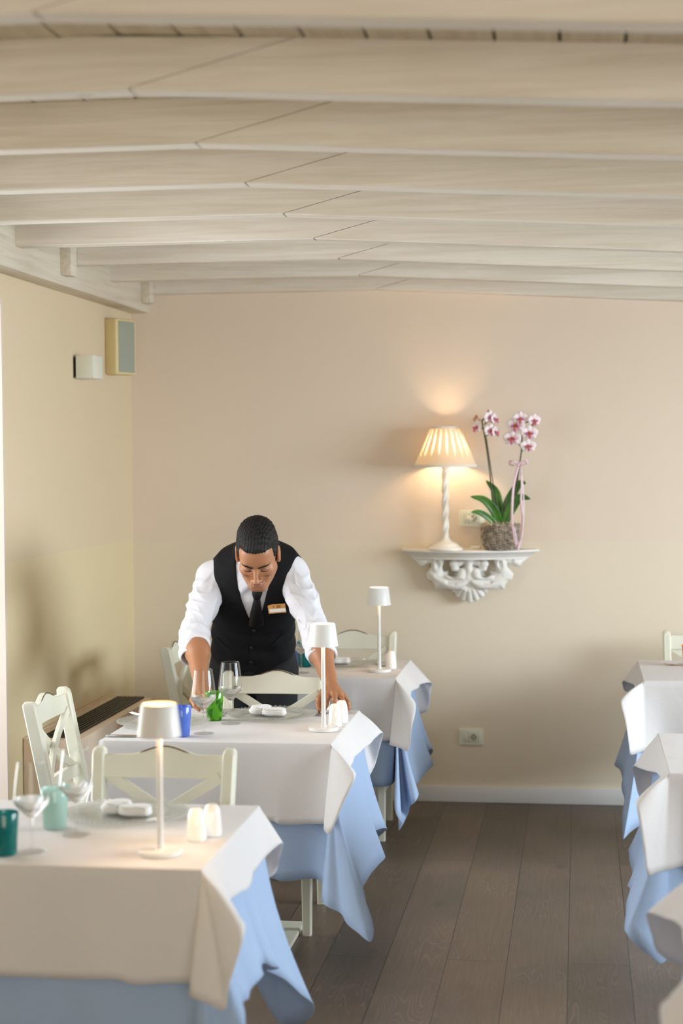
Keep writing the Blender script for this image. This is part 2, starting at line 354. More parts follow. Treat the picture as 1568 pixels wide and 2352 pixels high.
CLOTHS = {
 'W_M': [(-1.555,6.06,-1.585,6.06,0.5), (-1.555,5.72,-1.599,5.72,0.5), (-1.555,5.39,-1.585,5.39,0.5), (-1.555,5.36,-1.615,5.36,0.48), (-1.555,5.36,-1.619,5.296,0.38), (-1.555,5.36,-1.555,5.32,0.48), (-1.41,5.36,-1.41,5.347,0.496), (-1.264,5.36,-1.264,5.333,0.504), (-1.119,5.36,-1.119,5.347,0.496), (-0.974,5.36,-0.974,5.333,0.504), (-0.957,5.36,-0.957,5.33,0.496), (-0.841,5.36,-0.841,5.33,0.499), (-0.79,5.36,-0.783,5.3,0.504), (-0.79,5.36,-0.797,5.25,0.503), (-0.79,5.36,-0.777,5.22,0.493), (-0.79,5.36,-0.735,5.22,0.584), (-0.79,5.36,-0.701,5.24,0.656), (-0.79,5.36,-0.698,5.26,0.672), (-0.79,5.36,-0.712,5.32,0.673), (-0.79,5.42,-0.737,5.42,0.67), (-0.79,5.68,-0.74,5.68,0.666), (-0.79,5.95,-0.735,5.95,0.659), (-0.79,6.05,-0.72,6.05,0.662), (-0.79,6.08,-0.704,6.1,0.669), (-0.79,6.08,-0.725,6.14,0.602), (-0.79,6.08,-0.748,6.17,0.526), (-0.79,6.08,-0.777,6.14,0.489), (-0.943,6.08,-0.943,6.106,0.495), (-1.096,6.08,-1.096,6.106,0.505), (-1.249,6.08,-1.249,6.106,0.495), (-1.402,6.08,-1.402,6.106,0.505), (-1.555,6.08,-1.555,6.12,0.495), (-1.555,6.08,-1.619,6.144,0.45)],
 'U_M': [(-1.555,6.06,-1.573,6.06,0.51), (-1.555,5.72,-1.581,5.72,0.51), (-1.555,5.39,-1.573,5.39,0.51), (-1.555,5.36,-1.591,5.36,0.49), (-1.555,5.36,-1.593,5.322,0.39), (-1.555,5.36,-1.555,5.336,0.29), (-1.41,5.36,-1.41,5.352,0.306), (-1.264,5.36,-1.264,5.344,0.314), (-1.119,5.36,-1.119,5.352,0.306), (-0.974,5.36,-0.974,5.344,0.314), (-0.954,5.36,-0.954,5.345,0.308), (-0.841,5.36,-0.841,5.345,0.317), (-0.79,5.36,-0.813,5.32,0.303), (-0.79,5.36,-0.806,5.24,0.286), (-0.79,5.36,-0.78,5.19,0.272), (-0.79,5.36,-0.737,5.18,0.255), (-0.79,5.36,-0.713,5.15,0.231), (-0.79,5.36,-0.675,5.12,0.213), (-0.79,5.36,-0.635,5.1,0.192), (-0.79,5.36,-0.628,5.14,0.212), (-0.79,5.36,-0.68,5.35,0.243), (-0.79,5.55,-0.708,5.55,0.247), (-0.79,5.68,-0.707,5.68,0.248), (-0.79,5.8,-0.693,5.8,0.26), (-0.79,5.86,-0.679,5.86,0.275), (-0.79,5.88,-0.712,5.88,0.293), (-0.79,5.84,-0.754,5.84,0.324), (-0.79,5.86,-0.755,5.86,0.338), (-0.79,5.95,-0.731,5.95,0.338), (-0.79,6.08,-0.693,6.02,0.338), (-0.79,6.08,-0.724,6.2,0.276), (-0.79,6.08,-0.78,6.22,0.238), (-0.943,6.08,-0.943,6.096,0.485), (-1.096,6.08,-1.096,6.096,0.495), (-1.249,6.08,-1.249,6.096,0.485), (-1.402,6.08,-1.402,6.096,0.495), (-1.555,6.08,-1.555,6.104,0.485), (-1.555,6.08,-1.593,6.118,0.46)],
 'W_B': [(-1.52,7.58,-1.55,7.58,0.5), (-1.52,7.277,-1.564,7.277,0.5), (-1.52,6.985,-1.55,6.985,0.5), (-1.52,6.955,-1.58,6.955,0.48), (-1.52,6.955,-1.584,6.891,0.38), (-1.52,6.955,-1.52,6.915,0.48), (-1.374,6.955,-1.374,6.942,0.496), (-1.228,6.955,-1.228,6.928,0.504), (-1.082,6.955,-1.082,6.942,0.496), (-0.936,6.955,-0.936,6.928,0.504), (-0.912,6.955,-0.912,6.93,0.493), (-0.825,6.955,-0.825,6.93,0.494), (-0.752,6.955,-0.757,6.92,0.503), (-0.752,6.955,-0.772,6.86,0.495), (-0.752,6.955,-0.731,6.83,0.488), (-0.752,6.955,-0.694,6.81,0.48), (-0.752,6.955,-0.676,6.82,0.577), (-0.752,6.955,-0.663,6.85,0.63), (-0.752,6.955,-0.664,6.88,0.657), (-0.752,6.955,-0.676,6.93,0.67), (-0.752,7.02,-0.694,7.02,0.669), (-0.752,7.15,-0.703,7.15,0.673), (-0.752,7.32,-0.694,7.32,0.668), (-0.752,7.5,-0.688,7.5,0.659), (-0.752,7.6,-0.66,7.62,0.641), (-0.752,7.6,-0.673,7.65,0.579), (-0.752,7.6,-0.689,7.68,0.511), (-0.752,7.6,-0.729,7.68,0.495), (-0.906,7.6,-0.906,7.626,0.495), (-1.059,7.6,-1.059,7.626,0.505), (-1.213,7.6,-1.213,7.626,0.495), (-1.366,7.6,-1.366,7.626,0.505), (-1.52,7.6,-1.52,7.64,0.495), (-1.52,7.6,-1.584,7.664,0.45)],
 'U_B': [(-1.52,7.58,-1.538,7.58,0.51), (-1.52,7.277,-1.546,7.277,0.51), (-1.52,6.985,-1.538,6.985,0.51), (-1.52,6.955,-1.556,6.955,0.49), (-1.52,6.955,-1.558,6.917,0.39), (-1.52,6.955,-1.52,6.931,0.31), (-1.374,6.955,-1.374,6.947,0.326), (-1.228,6.955,-1.228,6.939,0.334), (-1.082,6.955,-1.082,6.947,0.326), (-0.936,6.955,-0.936,6.939,0.334), (-0.878,6.955,-0.878,6.94,0.305), (-0.802,6.955,-0.802,6.94,0.305), (-0.752,6.955,-0.776,6.97,0.307), (-0.752,6.955,-0.772,7.05,0.306), (-0.752,6.955,-0.756,6.9,0.268), (-0.752,6.955,-0.749,6.82,0.251), (-0.752,6.955,-0.733,6.78,0.221), (-0.752,6.955,-0.716,6.79,0.192), (-0.752,6.955,-0.737,6.86,0.144), (-0.752,6.955,-0.722,6.93,0.156), (-0.752,6.955,-0.704,6.93,0.198), (-0.752,6.955,-0.69,6.87,0.24), (-0.752,6.955,-0.664,6.82,0.269), (-0.752,6.955,-0.65,6.84,0.292), (-0.752,6.955,-0.674,7,0.297), (-0.752,7.2,-0.686,7.2,0.277), (-0.752,7.4,-0.672,7.4,0.277), (-0.752,7.5,-0.644,7.5,0.303), (-0.752,7.52,-0.68,7.52,0.325), (-0.752,7.46,-0.727,7.46,0.35), (-0.752,7.55,-0.698,7.55,0.344), (-0.752,7.6,-0.664,7.63,0.343), (-0.752,7.6,-0.682,7.7,0.302), (-0.752,7.6,-0.753,7.7,0.281), (-0.906,7.6,-0.906,7.616,0.485), (-1.059,7.6,-1.059,7.616,0.495), (-1.213,7.6,-1.213,7.616,0.485), (-1.366,7.6,-1.366,7.616,0.495), (-1.52,7.6,-1.52,7.624,0.485), (-1.52,7.6,-1.558,7.638,0.46)],
 'W_F': [(-1.6,4.375,-1.63,4.375,0.5), (-1.6,4.045,-1.644,4.045,0.5), (-1.6,3.725,-1.63,3.725,0.5), (-1.6,3.695,-1.66,3.695,0.48), (-1.6,3.695,-1.664,3.631,0.38), (-1.6,3.695,-1.6,3.655,0.48), (-1.456,3.695,-1.456,3.682,0.496), (-1.311,3.695,-1.311,3.668,0.504), (-1.167,3.695,-1.167,3.682,0.496), (-1.022,3.695,-1.022,3.668,0.504), (-0.999,3.695,-0.999,3.67,0.495), (-0.889,3.695,-0.889,3.67,0.501), (-0.84,3.695,-0.845,3.65,0.503), (-0.84,3.695,-0.848,3.59,0.501), (-0.84,3.695,-0.805,3.56,0.497), (-0.84,3.695,-0.759,3.54,0.49), (-0.84,3.695,-0.751,3.54,0.534), (-0.84,3.695,-0.734,3.55,0.595), (-0.84,3.695,-0.722,3.57,0.637), (-0.84,3.695,-0.722,3.6,0.654), (-0.84,3.695,-0.739,3.65,0.657), (-0.84,3.74,-0.773,3.74,0.656), (-0.84,3.8,-0.792,3.8,0.655), (-0.84,3.92,-0.798,3.92,0.643), (-0.84,4,-0.795,4,0.632), (-0.84,4.12,-0.812,4.12,0.627), (-0.84,4.25,-0.821,4.25,0.621), (-0.84,4.34,-0.809,4.34,0.633), (-0.84,4.395,-0.783,4.43,0.646), (-0.84,4.395,-0.803,4.47,0.59), (-0.84,4.395,-0.825,4.49,0.543), (-0.992,4.395,-0.992,4.421,0.495), (-1.144,4.395,-1.144,4.421,0.505), (-1.296,4.395,-1.296,4.421,0.495), (-1.448,4.395,-1.448,4.421,0.505), (-1.6,4.395,-1.6,4.435,0.495), (-1.6,4.395,-1.664,4.459,0.45)],
 'U_F': [(-1.6,4.375,-1.618,4.375,0.51), (-1.6,4.045,-1.626,4.045,0.51), (-1.6,3.725,-1.618,3.725,0.51), (-1.6,3.695,-1.636,3.695,0.49), (-1.6,3.695,-1.638,3.657,0.39), (-1.6,3.695,-1.6,3.671,0.29), (-1.456,3.695,-1.456,3.687,0.306), (-1.311,3.695,-1.311,3.679,0.314), (-1.167,3.695,-1.167,3.687,0.306), (-1.022,3.695,-1.022,3.679,0.314), (-1,3.695,-1,3.68,0.31), (-0.88,3.695,-0.88,3.68,0.31), (-0.84,3.695,-0.85,3.62,0.28), (-0.84,3.695,-0.85,3.55,0.2), (-0.84,3.695,-0.77,3.48,0.17), (-0.84,3.695,-0.72,3.49,0.15), (-0.84,3.695,-0.726,3.62,0.439), (-0.84,3.695,-0.751,3.72,0.447), (-0.84,3.695,-0.744,3.76,0.444), (-0.84,3.8,-0.746,3.8,0.452), (-0.84,3.85,-0.738,3.85,0.461), (-0.84,3.98,-0.76,3.98,0.445), (-0.84,4.05,-0.771,4.05,0.437), (-0.84,4.07,-0.753,4.07,0.423), (-0.84,4.1,-0.739,4.1,0.412), (-0.84,4.17,-0.768,4.17,0.383), (-0.84,4.22,-0.793,4.22,0.367), (-0.84,4.3,-0.758,4.3,0.319), (-0.84,4.36,-0.729,4.36,0.263), (-0.84,4.395,-0.704,4.42,0.216), (-0.84,4.395,-0.714,4.46,0.18), (-0.84,4.395,-0.741,4.5,0.144), (-0.84,4.395,-0.792,4.52,0.117), (-0.84,4.395,-0.817,4.5,0.141), (-0.992,4.395,-0.992,4.411,0.485), (-1.144,4.395,-1.144,4.411,0.495), (-1.296,4.395,-1.296,4.411,0.485), (-1.448,4.395,-1.448,4.411,0.495), (-1.6,4.395,-1.6,4.419,0.485), (-1.6,4.395,-1.638,4.433,0.46)],
 'W_R1': [(1.02,7.64,1.05,7.64,0.5), (1.02,7.315,1.064,7.315,0.5), (1.02,7,1.05,7,0.5), (1.02,6.97,1.08,6.97,0.48), (1.02,6.97,1.084,6.906,0.38), (1.02,6.97,1.02,6.93,0.47), (0.875,6.97,0.875,6.957,0.486), (0.729,6.97,0.729,6.943,0.494), (0.584,6.97,0.584,6.957,0.486), (0.439,6.97,0.439,6.943,0.494), (0.468,6.97,0.468,6.945,0.479), (0.329,6.97,0.329,6.945,0.477), (0.255,6.97,0.266,6.92,0.477), (0.255,6.97,0.232,6.88,0.472), (0.255,6.97,0.203,6.84,0.475), (0.255,6.97,0.197,6.83,0.507), (0.255,6.97,0.181,6.84,0.61), (0.255,6.97,0.164,6.86,0.671), (0.255,6.97,0.163,6.88,0.686), (0.255,6.97,0.18,6.95,0.692), (0.255,7.05,0.215,7.05,0.7), (0.255,7.3,0.226,7.3,0.693), (0.255,7.5,0.21,7.5,0.673), (0.255,7.66,0.186,7.69,0.651), (0.255,7.66,0.193,7.73,0.624), (0.255,7.66,0.201,7.75,0.604), (0.255,7.66,0.242,7.74,0.588), (0.408,7.66,0.408,7.686,0.485), (0.561,7.66,0.561,7.686,0.495), (0.714,7.66,0.714,7.686,0.485), (0.867,7.66,0.867,7.686,0.495), (1.02,7.66,1.02,7.7,0.485), (1.02,7.66,1.084,7.724,0.45)],
 'U_R1': [(1.02,7.64,1.038,7.64,0.51), (1.02,7.315,1.046,7.315,0.51), (1.02,7,1.038,7,0.51), (1.02,6.97,1.056,6.97,0.49), (1.02,6.97,1.058,6.932,0.39), (1.02,6.97,1.02,6.946,0.31), (0.875,6.97,0.875,6.962,0.326), (0.729,6.97,0.729,6.954,0.334), (0.584,6.97,0.584,6.962,0.326), (0.439,6.97,0.439,6.954,0.334), (0.399,6.97,0.399,6.955,0.196), (0.312,6.97,0.312,6.95,0.192), (0.255,6.97,0.24,6.88,0.179), (0.255,6.97,0.198,6.82,0.165), (0.255,6.97,0.166,6.78,0.145), (0.255,6.97,0.164,6.82,0.158), (0.255,6.97,0.174,6.95,0.21), (0.255,7.1,0.18,7.1,0.242), (0.255,7.2,0.173,7.2,0.258), (0.255,7.27,0.17,7.27,0.267), (0.255,7.38,0.184,7.38,0.28), (0.255,7.45,0.18,7.45,0.291), (0.255,7.66,0.155,7.6,0.29), (0.255,7.66,0.16,7.68,0.291), (0.255,7.66,0.211,7.72,0.285), (0.408,7.66,0.408,7.676,0.485), (0.561,7.66,0.561,7.676,0.495), (0.714,7.66,0.714,7.676,0.485), (0.867,7.66,0.867,7.676,0.495), (1.02,7.66,1.02,7.684,0.485), (1.02,7.66,1.058,7.698,0.46)],
 'W_R2': [(1.02,5.65,1.05,5.65,0.5), (1.02,5.315,1.064,5.315,0.5), (1.02,4.99,1.05,4.99,0.5), (1.02,4.96,1.08,4.96,0.48), (1.02,4.96,1.084,4.896,0.38), (1.02,4.96,1.02,4.92,0.47), (0.874,4.96,0.874,4.947,0.486), (0.729,4.96,0.729,4.933,0.494), (0.583,4.96,0.583,4.947,0.486), (0.438,4.96,0.438,4.933,0.494), (0.356,4.96,0.356,4.93,0.498), (0.289,4.96,0.289,4.93,0.49), (0.254,4.96,0.244,4.9,0.483), (0.254,4.96,0.213,4.86,0.485), (0.254,4.96,0.188,4.83,0.486), (0.254,4.96,0.178,4.83,0.548), (0.254,4.96,0.166,4.84,0.626), (0.254,4.96,0.157,4.86,0.671), (0.254,4.96,0.156,4.88,0.682), (0.254,4.96,0.173,4.95,0.685), (0.254,5.05,0.224,5.05,0.708), (0.254,5.3,0.235,5.3,0.688), (0.254,5.5,0.209,5.5,0.66), (0.254,5.67,0.17,5.7,0.632), (0.254,5.67,0.18,5.74,0.587), (0.254,5.67,0.201,5.77,0.517), (0.254,5.67,0.244,5.76,0.493), (0.407,5.67,0.407,5.696,0.485), (0.56,5.67,0.56,5.696,0.495), (0.714,5.67,0.714,5.696,0.485), (0.867,5.67,0.867,5.696,0.495), (1.02,5.67,1.02,5.71,0.485), (1.02,5.67,1.084,5.734,0.45)],
 'U_R2': [(1.02,5.65,1.038,5.65,0.51), (1.02,5.315,1.046,5.315,0.51), (1.02,4.99,1.038,4.99,0.51), (1.02,4.96,1.056,4.96,0.49), (1.02,4.96,1.058,4.922,0.39), (1.02,4.96,1.02,4.936,0.31), (0.874,4.96,0.874,4.952,0.326), (0.729,4.96,0.729,4.944,0.334), (0.583,4.96,0.583,4.952,0.326), (0.438,4.96,0.438,4.944,0.334), (0.382,4.96,0.382,4.945,0.242), (0.32,4.96,0.32,4.945,0.246), (0.254,4.96,0.254,4.86,0.244), (0.254,4.96,0.22,4.8,0.245), (0.254,4.96,0.19,4.78,0.271), (0.254,4.96,0.156,4.78,0.299), (0.254,4.96,0.127,4.8,0.328), (0.254,4.96,0.121,4.84,0.335), (0.254,4.96,0.133,4.98,0.352), (0.254,5.15,0.149,5.15,0.364), (0.254,5.25,0.144,5.25,0.351), (0.254,5.38,0.158,5.38,0.363), (0.254,5.5,0.16,5.5,0.376), (0.254,5.67,0.162,5.66,0.367), (0.254,5.67,0.193,5.74,0.349), (0.407,5.67,0.407,5.686,0.485), (0.56,5.67,0.56,5.686,0.495), (0.714,5.67,0.714,5.686,0.485), (0.867,5.67,0.867,5.686,0.495), (1.02,5.67,1.02,5.694,0.485), (1.02,5.67,1.058,5.708,0.46)],
 'W_R3': [(1.02,3.78,1.05,3.78,0.5), (1.02,3.46,1.064,3.46,0.5), (1.02,3.15,1.05,3.15,0.5), (1.02,3.12,1.08,3.12,0.48), (1.02,3.12,1.084,3.056,0.38), (1.02,3.12,1.02,3.08,0.47), (0.874,3.12,0.874,3.107,0.486), (0.729,3.12,0.729,3.093,0.494), (0.583,3.12,0.583,3.107,0.486), (0.438,3.12,0.438,3.093,0.494), (0.6,3.12,0.6,3.09,0.49), (0.36,3.12,0.36,3.09,0.49), (0.254,3.12,0.28,3.04,0.47), (0.254,3.12,0.22,3,0.46), (0.254,3.12,0.155,3,0.58), (0.254,3.12,0.144,3.1,0.664), (0.254,3.12,0.167,3.2,0.662), (0.254,3.3,0.196,3.3,0.672), (0.254,3.5,0.211,3.5,0.692), (0.254,3.65,0.202,3.65,0.68), (0.254,3.74,0.182,3.74,0.661), (0.254,3.8,0.146,3.83,0.647), (0.254,3.8,0.156,3.87,0.59), (0.254,3.8,0.174,3.89,0.54), (0.407,3.8,0.407,3.826,0.485), (0.56,3.8,0.56,3.826,0.495), (0.714,3.8,0.714,3.826,0.485), (0.867,3.8,0.867,3.826,0.495), (1.02,3.8,1.02,3.84,0.485), (1.02,3.8,1.084,3.864,0.45)],
 'U_R3': [(1.02,3.78,1.038,3.78,0.51), (1.02,3.46,1.046,3.46,0.51), (1.02,3.15,1.038,3.15,0.51), (1.02,3.12,1.056,3.12,0.49), (1.02,3.12,1.058,3.082,0.39), (1.02,3.12,1.02,3.096,0.31), (0.874,3.12,0.874,3.112,0.326), (0.729,3.12,0.729,3.104,0.334), (0.583,3.12,0.583,3.112,0.326), (0.438,3.12,0.438,3.104,0.334), (0.6,3.12,0.6,3.105,0.32), (0.34,3.12,0.34,3.105,0.32), (0.254,3.12,0.26,3.05,0.25), (0.254,3.12,0.17,3,0.2), (0.254,3.12,0.15,3.08,0.25), (0.254,3.3,0.18,3.3,0.33), (0.254,3.45,0.165,3.45,0.34), (0.254,3.6,0.19,3.6,0.36), (0.254,3.8,0.165,3.83,0.3), (0.254,3.8,0.2,3.88,0.26), (0.407,3.8,0.407,3.816,0.485), (0.56,3.8,0.56,3.816,0.495), (0.714,3.8,0.714,3.816,0.485), (0.867,3.8,0.867,3.816,0.495), (1.02,3.8,1.02,3.824,0.485), (1.02,3.8,1.058,3.838,0.46)],
}
# ------------------------------------------------------------------ the room
XL, YB = -2.18, 8.15
ZP = 2.467                                   # underside of the joists on the level left half
XK = -0.955; SLOPE = 0.0575                  # from XK on the joists fall to the right
BH = 0.118                                   # joist height
JY = [8.08-.643*k for k in range(14)]        # front faces of the joists
JW = 0.075
def zj(x): return ZP if x <= XK else ZP-(x-XK)*SLOPE
struct(MB().box((.7, 3.2, -.05), (6.6, 10.4, .1)).build('floor', MT['floor']))
struct(MB().box((.7, YB+.1, 1.4), (6.6, .2, 2.8)).build('wall_back', MT['wall_back']))
# left wall with the french window opening (y 4.15..6.27, up to 2.28)
m = MB()
m.box((XL-.15, (6.27+YB)/2, 1.4), (.3, YB-6.27, 2.8))
m.box((XL-.15, (4.15-2)/2, 1.4), (.3, 6.15, 2.8))
m.box((XL-.15, (6.27+4.15)/2, 2.54), (.3, 2.12, .52))
struct(m.build('wall_left', MT['wall_left']))
m = MB(); m.box((XL-.148, 6.262, 1.14), (.296, .016, 2.28)); m.box((XL-.148, 4.158, 1.14), (.296, .016, 2.28)); m.box((XL-.148, 5.21, 2.272), (.296, 2.088, .016))
struct(m.build('trim_1', MT['jamb']))
def window_frame(name, x, y0, y1, z0, z1, n):
    m = MB(); w = .05
    for z in (z0+w/2, z1-w/2): m.box((x, (y0+y1)/2, z), (.06, y1-y0, w))
    for i in range(n+1):
        y = y0+w/2+(y1-y0-w)*i/n; m.box((x, y, (z0+z1)/2), (.06, w, z1-z0-2*w))
    o = struct(m.build(name, MT['skirt']))
    g = MB().box((x, (y0+y1)/2, (z0+z1)/2), (.008, y1-y0-2*w, z1-z0-2*w)).build('pane', MT['thin_glass'], o); g['kind'] = 'structure'
window_frame('window_1', XL-.27, 4.15, 6.27, 0, 2.28, 2)
# right wall with one window, front wall open for the added fill light
XR = 3.4
m = MB()
m.box((XR+.1, .9, 1.4), (.2, 5.8, 2.8)); m.box((XR+.1, 7.6, 1.4), (.2, 1.2, 2.8))
m.box((XR+.1, 5.4, .3), (.2, 3.2, .6)); m.box((XR+.1, 5.4, 2.55), (.2, 3.2, .5))
struct(m.build('wall_right', MT['plain_wall']))
window_frame('window_2', XR+.12, 3.8, 7.0, .6, 2.3, 3)
m = MB(); m.box((-1.75, -1.1, 1.4), (1.3, .2, 2.8)); m.box((2.95, -1.1, 1.4), (1.3, .2, 2.8)); m.box((.6, -1.1, .3), (3.4, .2, .6)); m.box((.6, -1.1, 2.55), (3.4, .2, .5))
struct(m.build('wall_front', MT['plain_wall']))
struct(MB().box(((XL+XR)/2, YB-.008, .039), (XR-XL, .016, .078), bev=.004).build('baseboard_back', MT['skirt']))
struct(MB().box((XL+.008, 7.2, .039), (.016, 1.86, .078), bev=.004).build('baseboard_left', MT['skirt']))
# ceiling boards: one mesh, grooves between the boards
m = MB(); x = XL-.3; w = .134; x = -1.109-w*9
while x < XR:
    a, b = x+.0035, x+w-.0035
    pts = [a, XK, b] if a < XK < b else [a, b]
    for p, q in zip(pts[:-1], pts[1:]):
        m.add([(p, -1.2, zj(p)+BH), (q, -1.2, zj(q)+BH), (q, YB+.1, zj(q)+BH), (p, YB+.1, zj(p)+BH), (p, -1.2, zj(p)+BH+.02), (q, -1.2, zj(q)+BH+.02), (q, YB+.1, zj(q)+BH+.02), (p, YB+.1, zj(p)+BH+.02)],
              [(0, 1, 2, 3), (4, 7, 6, 5), (0, 4, 5, 1), (1, 5, 6, 2), (2, 6, 7, 3), (3, 7, 4, 0)])
    x += w
struct(m.build('ceiling', MT['board'], smooth=0))
m = MB()
for p, q in ((XL-.35, XK), (XK, XR+.3)):
    m.add([(p, -1.3, zj(p)+BH+.02), (q, -1.3, zj(q)+BH+.02), (q, YB+.2, zj(q)+BH+.02), (p, YB+.2, zj(p)+BH+.02), (p, -1.3, 3), (q, -1.3, 3), (q, YB+.2, 3), (p, YB+.2, 3)],
          [(0, 1, 2, 3), (4, 7, 6, 5), (0, 4, 5, 1), (1, 5, 6, 2), (2, 6, 7, 3), (3, 7, 4, 0)])
struct(m.build('ceiling', MT['seam'], smooth=0))
# joists, each of two lengths meeting in a slanted scarf joint
for k, yf in enumerate(JY):
    if yf < -1: break
    top = BH-.0006; dx = .36; g = .0028; ch = .004
    def piece(mb, xs, sgn):
        rings = []
        for xb, xt in xs:       # (x at underside, x at top)
            zb = zj(xb); zt = zj(xt)+top
            rings.append([(xb, yf+ch, zb), (xb, yf, zb+ch), (xt, yf, zt), (xt, yf+JW, zt), (xb, yf+JW, zb+ch), (xb, yf+JW-ch, zb)])
        mb.loft(rings)
    xe = -2.10
    o = MB()
    piece(o, [(xe, xe), (XK-.3, XK-.1), (XK-g, XK+dx-g)], 1)
    piece(o, [(XK+g, XK+dx+g), (XK+.6, XK+.6), (XR, XR)], 1)
    struct(o.build('ceiling_beam', MT['beam'], smooth=30))
struct(MB().box((XL+.0475, 3.5, 2.47), (.095, 9.3, .18), bev=.004).build('wall_plate_beam', MT['plate']))
for k in (2, 0):
    struct(MB().box((XL+.115, JY[k]-.045, ZP+.02), (.05, .085, .14), bev=.003).build('filler_block_trim', MT['plate']))
# ------------------------------------------------------------------ tables and cloths
def make_cloth(key, name, mat, ztop, label, group, sag=.22):
    rows = CLOTHS[key]
    E = np.array([[r[0], r[1]] for r in rows]); H = [np.array(r[2:5]) for r in rows]
    cx, cy = (E[:, 0].min()+E[:, 0].max())/2, (E[:, 1].min()+E[:, 1].max())/2
    x0, x1, y0, y1 = E[:, 0].min(), E[:, 0].max(), E[:, 1].min(), E[:, 1].max()
    per = 7; hs = catmull(H, per, True); n = len(rows)
    es = []
    for i in range(n):
        a, b = E[i], E[(i+1) % n]
        for k in range(per):
            t = k/per; p = a+(b-a)*t; es.append(p)
    m = MB(); K = 12; grid = []
    for e, h in zip(es, hs):
        ins = np.array([max(min(e[0], x1-.016), x0+.016), max(min(e[1], y1-.016), y0+.016)])
        d = np.array([h[0]-e[0], h[1]-e[1]]); out = e-ins; out = out/max(np.linalg.norm(out), 1e-6)
        L = max(ztop-h[2], .01)
        row = [(ins[0], ins[1], ztop)]
        p1 = e-out*.0045; row.append((p1[0], p1[1], ztop)); p1 = e-out*.0022; row.append((p1[0], p1[1], ztop)); p2 = e+out*.0005; row.append((p2[0], p2[1], ztop-.0030))
        s = np.array([e[0]+out[0]*.0018, e[1]+out[1]*.0018, ztop-.0075])
        for k in range(1, K+1):
            t = k/K; tt = t if sag > 0 else t**1.7
            q = np.array([s[0]+(h[0]-s[0])*tt, s[1]+(h[1]-s[1])*tt, s[2]+(h[2]-s[2])*t])
            wv = .0035*math.sin(q[0]*19+q[1]*13+2*math.sin(q[0]*7))+.0022*math.sin(q[0]*37-q[1]*29+q[2]*9)
            q[0] += out[0]*wv*t; q[1] += out[1]*wv*t
            fl = np.linalg.norm(d)
            q[2] += max(sag, 0)*fl*t*(1-t)
            row.append(tuple(q))
        grid.append(row)
    W = len(grid[0]); nr = len(grid)
    vs = [p for r in grid for p in r]; fs = []
    for i in range(nr):
        j = (i+1) % nr
        for k in range(W-1): fs.append((i*W+k, j*W+k, j*W+k+1, i*W+k+1))
    m.add(vs, fs)
    loop = []
    for i in range(nr):
        if not loop or np.linalg.norm(np.array(grid[i][0])-np.array(grid[loop[-1]][0])) > 2e-4: loop.append(i)
    if np.linalg.norm(np.array(grid[loop[0]][0])-np.array(grid[loop[-1]][0])) < 2e-4: loop.pop()
    m.add([], [tuple(i*W-len(m.v) for i in loop)])
    m.v = [(v[0]-cx, v[1]-cy, v[2]) for v in m.v]
    o = m.build(name, mat, None, (cx, cy, 0), smooth=70, merge=1e-4, solid=.0012)
    return tag(o, label, 'tablecloth', group), (x0, x1, y0, y1)
TABLES = [('M', 'middle left table where the waiter leans', 'by the left wall'),
          ('B', 'table near the back wall right of the waiter', ''), ('F', 'nearest table at the front left', ''),
          ('R1', 'farthest table on the right of the aisle', ''), ('R2', 'second table on the right of the aisle', ''), ('R3', 'nearest table at the lower right edge', '')]
LBL = {
 'M': ('white tablecloth on the middle left table, under the waiter\'s hands', 'light blue undercloth hanging below the white cloth of the waiter\'s table', 'square table under the cloths, where the waiter leans'),
 'B': ('white tablecloth on the far left table, close to the back wall', 'light blue undercloth of the far left table, hem near the skirting', 'square table under the cloths by the back wall, beyond the waiter'),
 'F': ('white tablecloth in shade on the front left table with the glowing lamp', 'light blue undercloth hanging from the front left table, nearest the camera', 'square table under the cloths at the front left, nearest the camera'),
 'R1': ('white tablecloth on the far right table under the orange tumbler', 'light blue undercloth of the far right table, beside the skirting end', 'square table under the cloths at the far right, with orange tumbler'),
 'R2': ('white tablecloth on the middle right table, second from the back wall', 'light blue undercloth of the middle right table across the aisle', 'square table under the cloths, middle one on the right edge'),
 'R3': ('white tablecloth corner of the nearest right table, bottom right', 'grey blue undercloth in shade at the bottom right corner', 'square table under the cloths at the bottom right corner')}
for k, _, _ in TABLES:
    a, b, c = LBL[k]
    o, (x0, x1, y0, y1) = make_cloth('W_'+k, 'tablecloth', MT['white_cloth'], .7525, a, 'white tablecloths')
    make_cloth('U_'+k, 'undercloth', MT['blue_cloth'], .7485, b, 'light blue undercloths', -.10)
    t = thing('dining_table', c, 'table', ((x0+x1)/2, (y0+y1)/2, 0), 0, 'dining tables under cloths')
    MB().box((0, 0, .731), (x1-x0-.012, y1-y0-.012, .028), bev=.004).build('tabletop', MT['cream'], t)
    MB().lathe([(.0, .02), (.05, .02), (.045, .06), (.036, .1), (.036, .69), (.06, .717), (0, .717)], n=24).build('column', MT['cream'], t)
    MB().box((0, 0, .0105), (.40, .40, .02), bev=.006).build('base', MT['cream'], t)
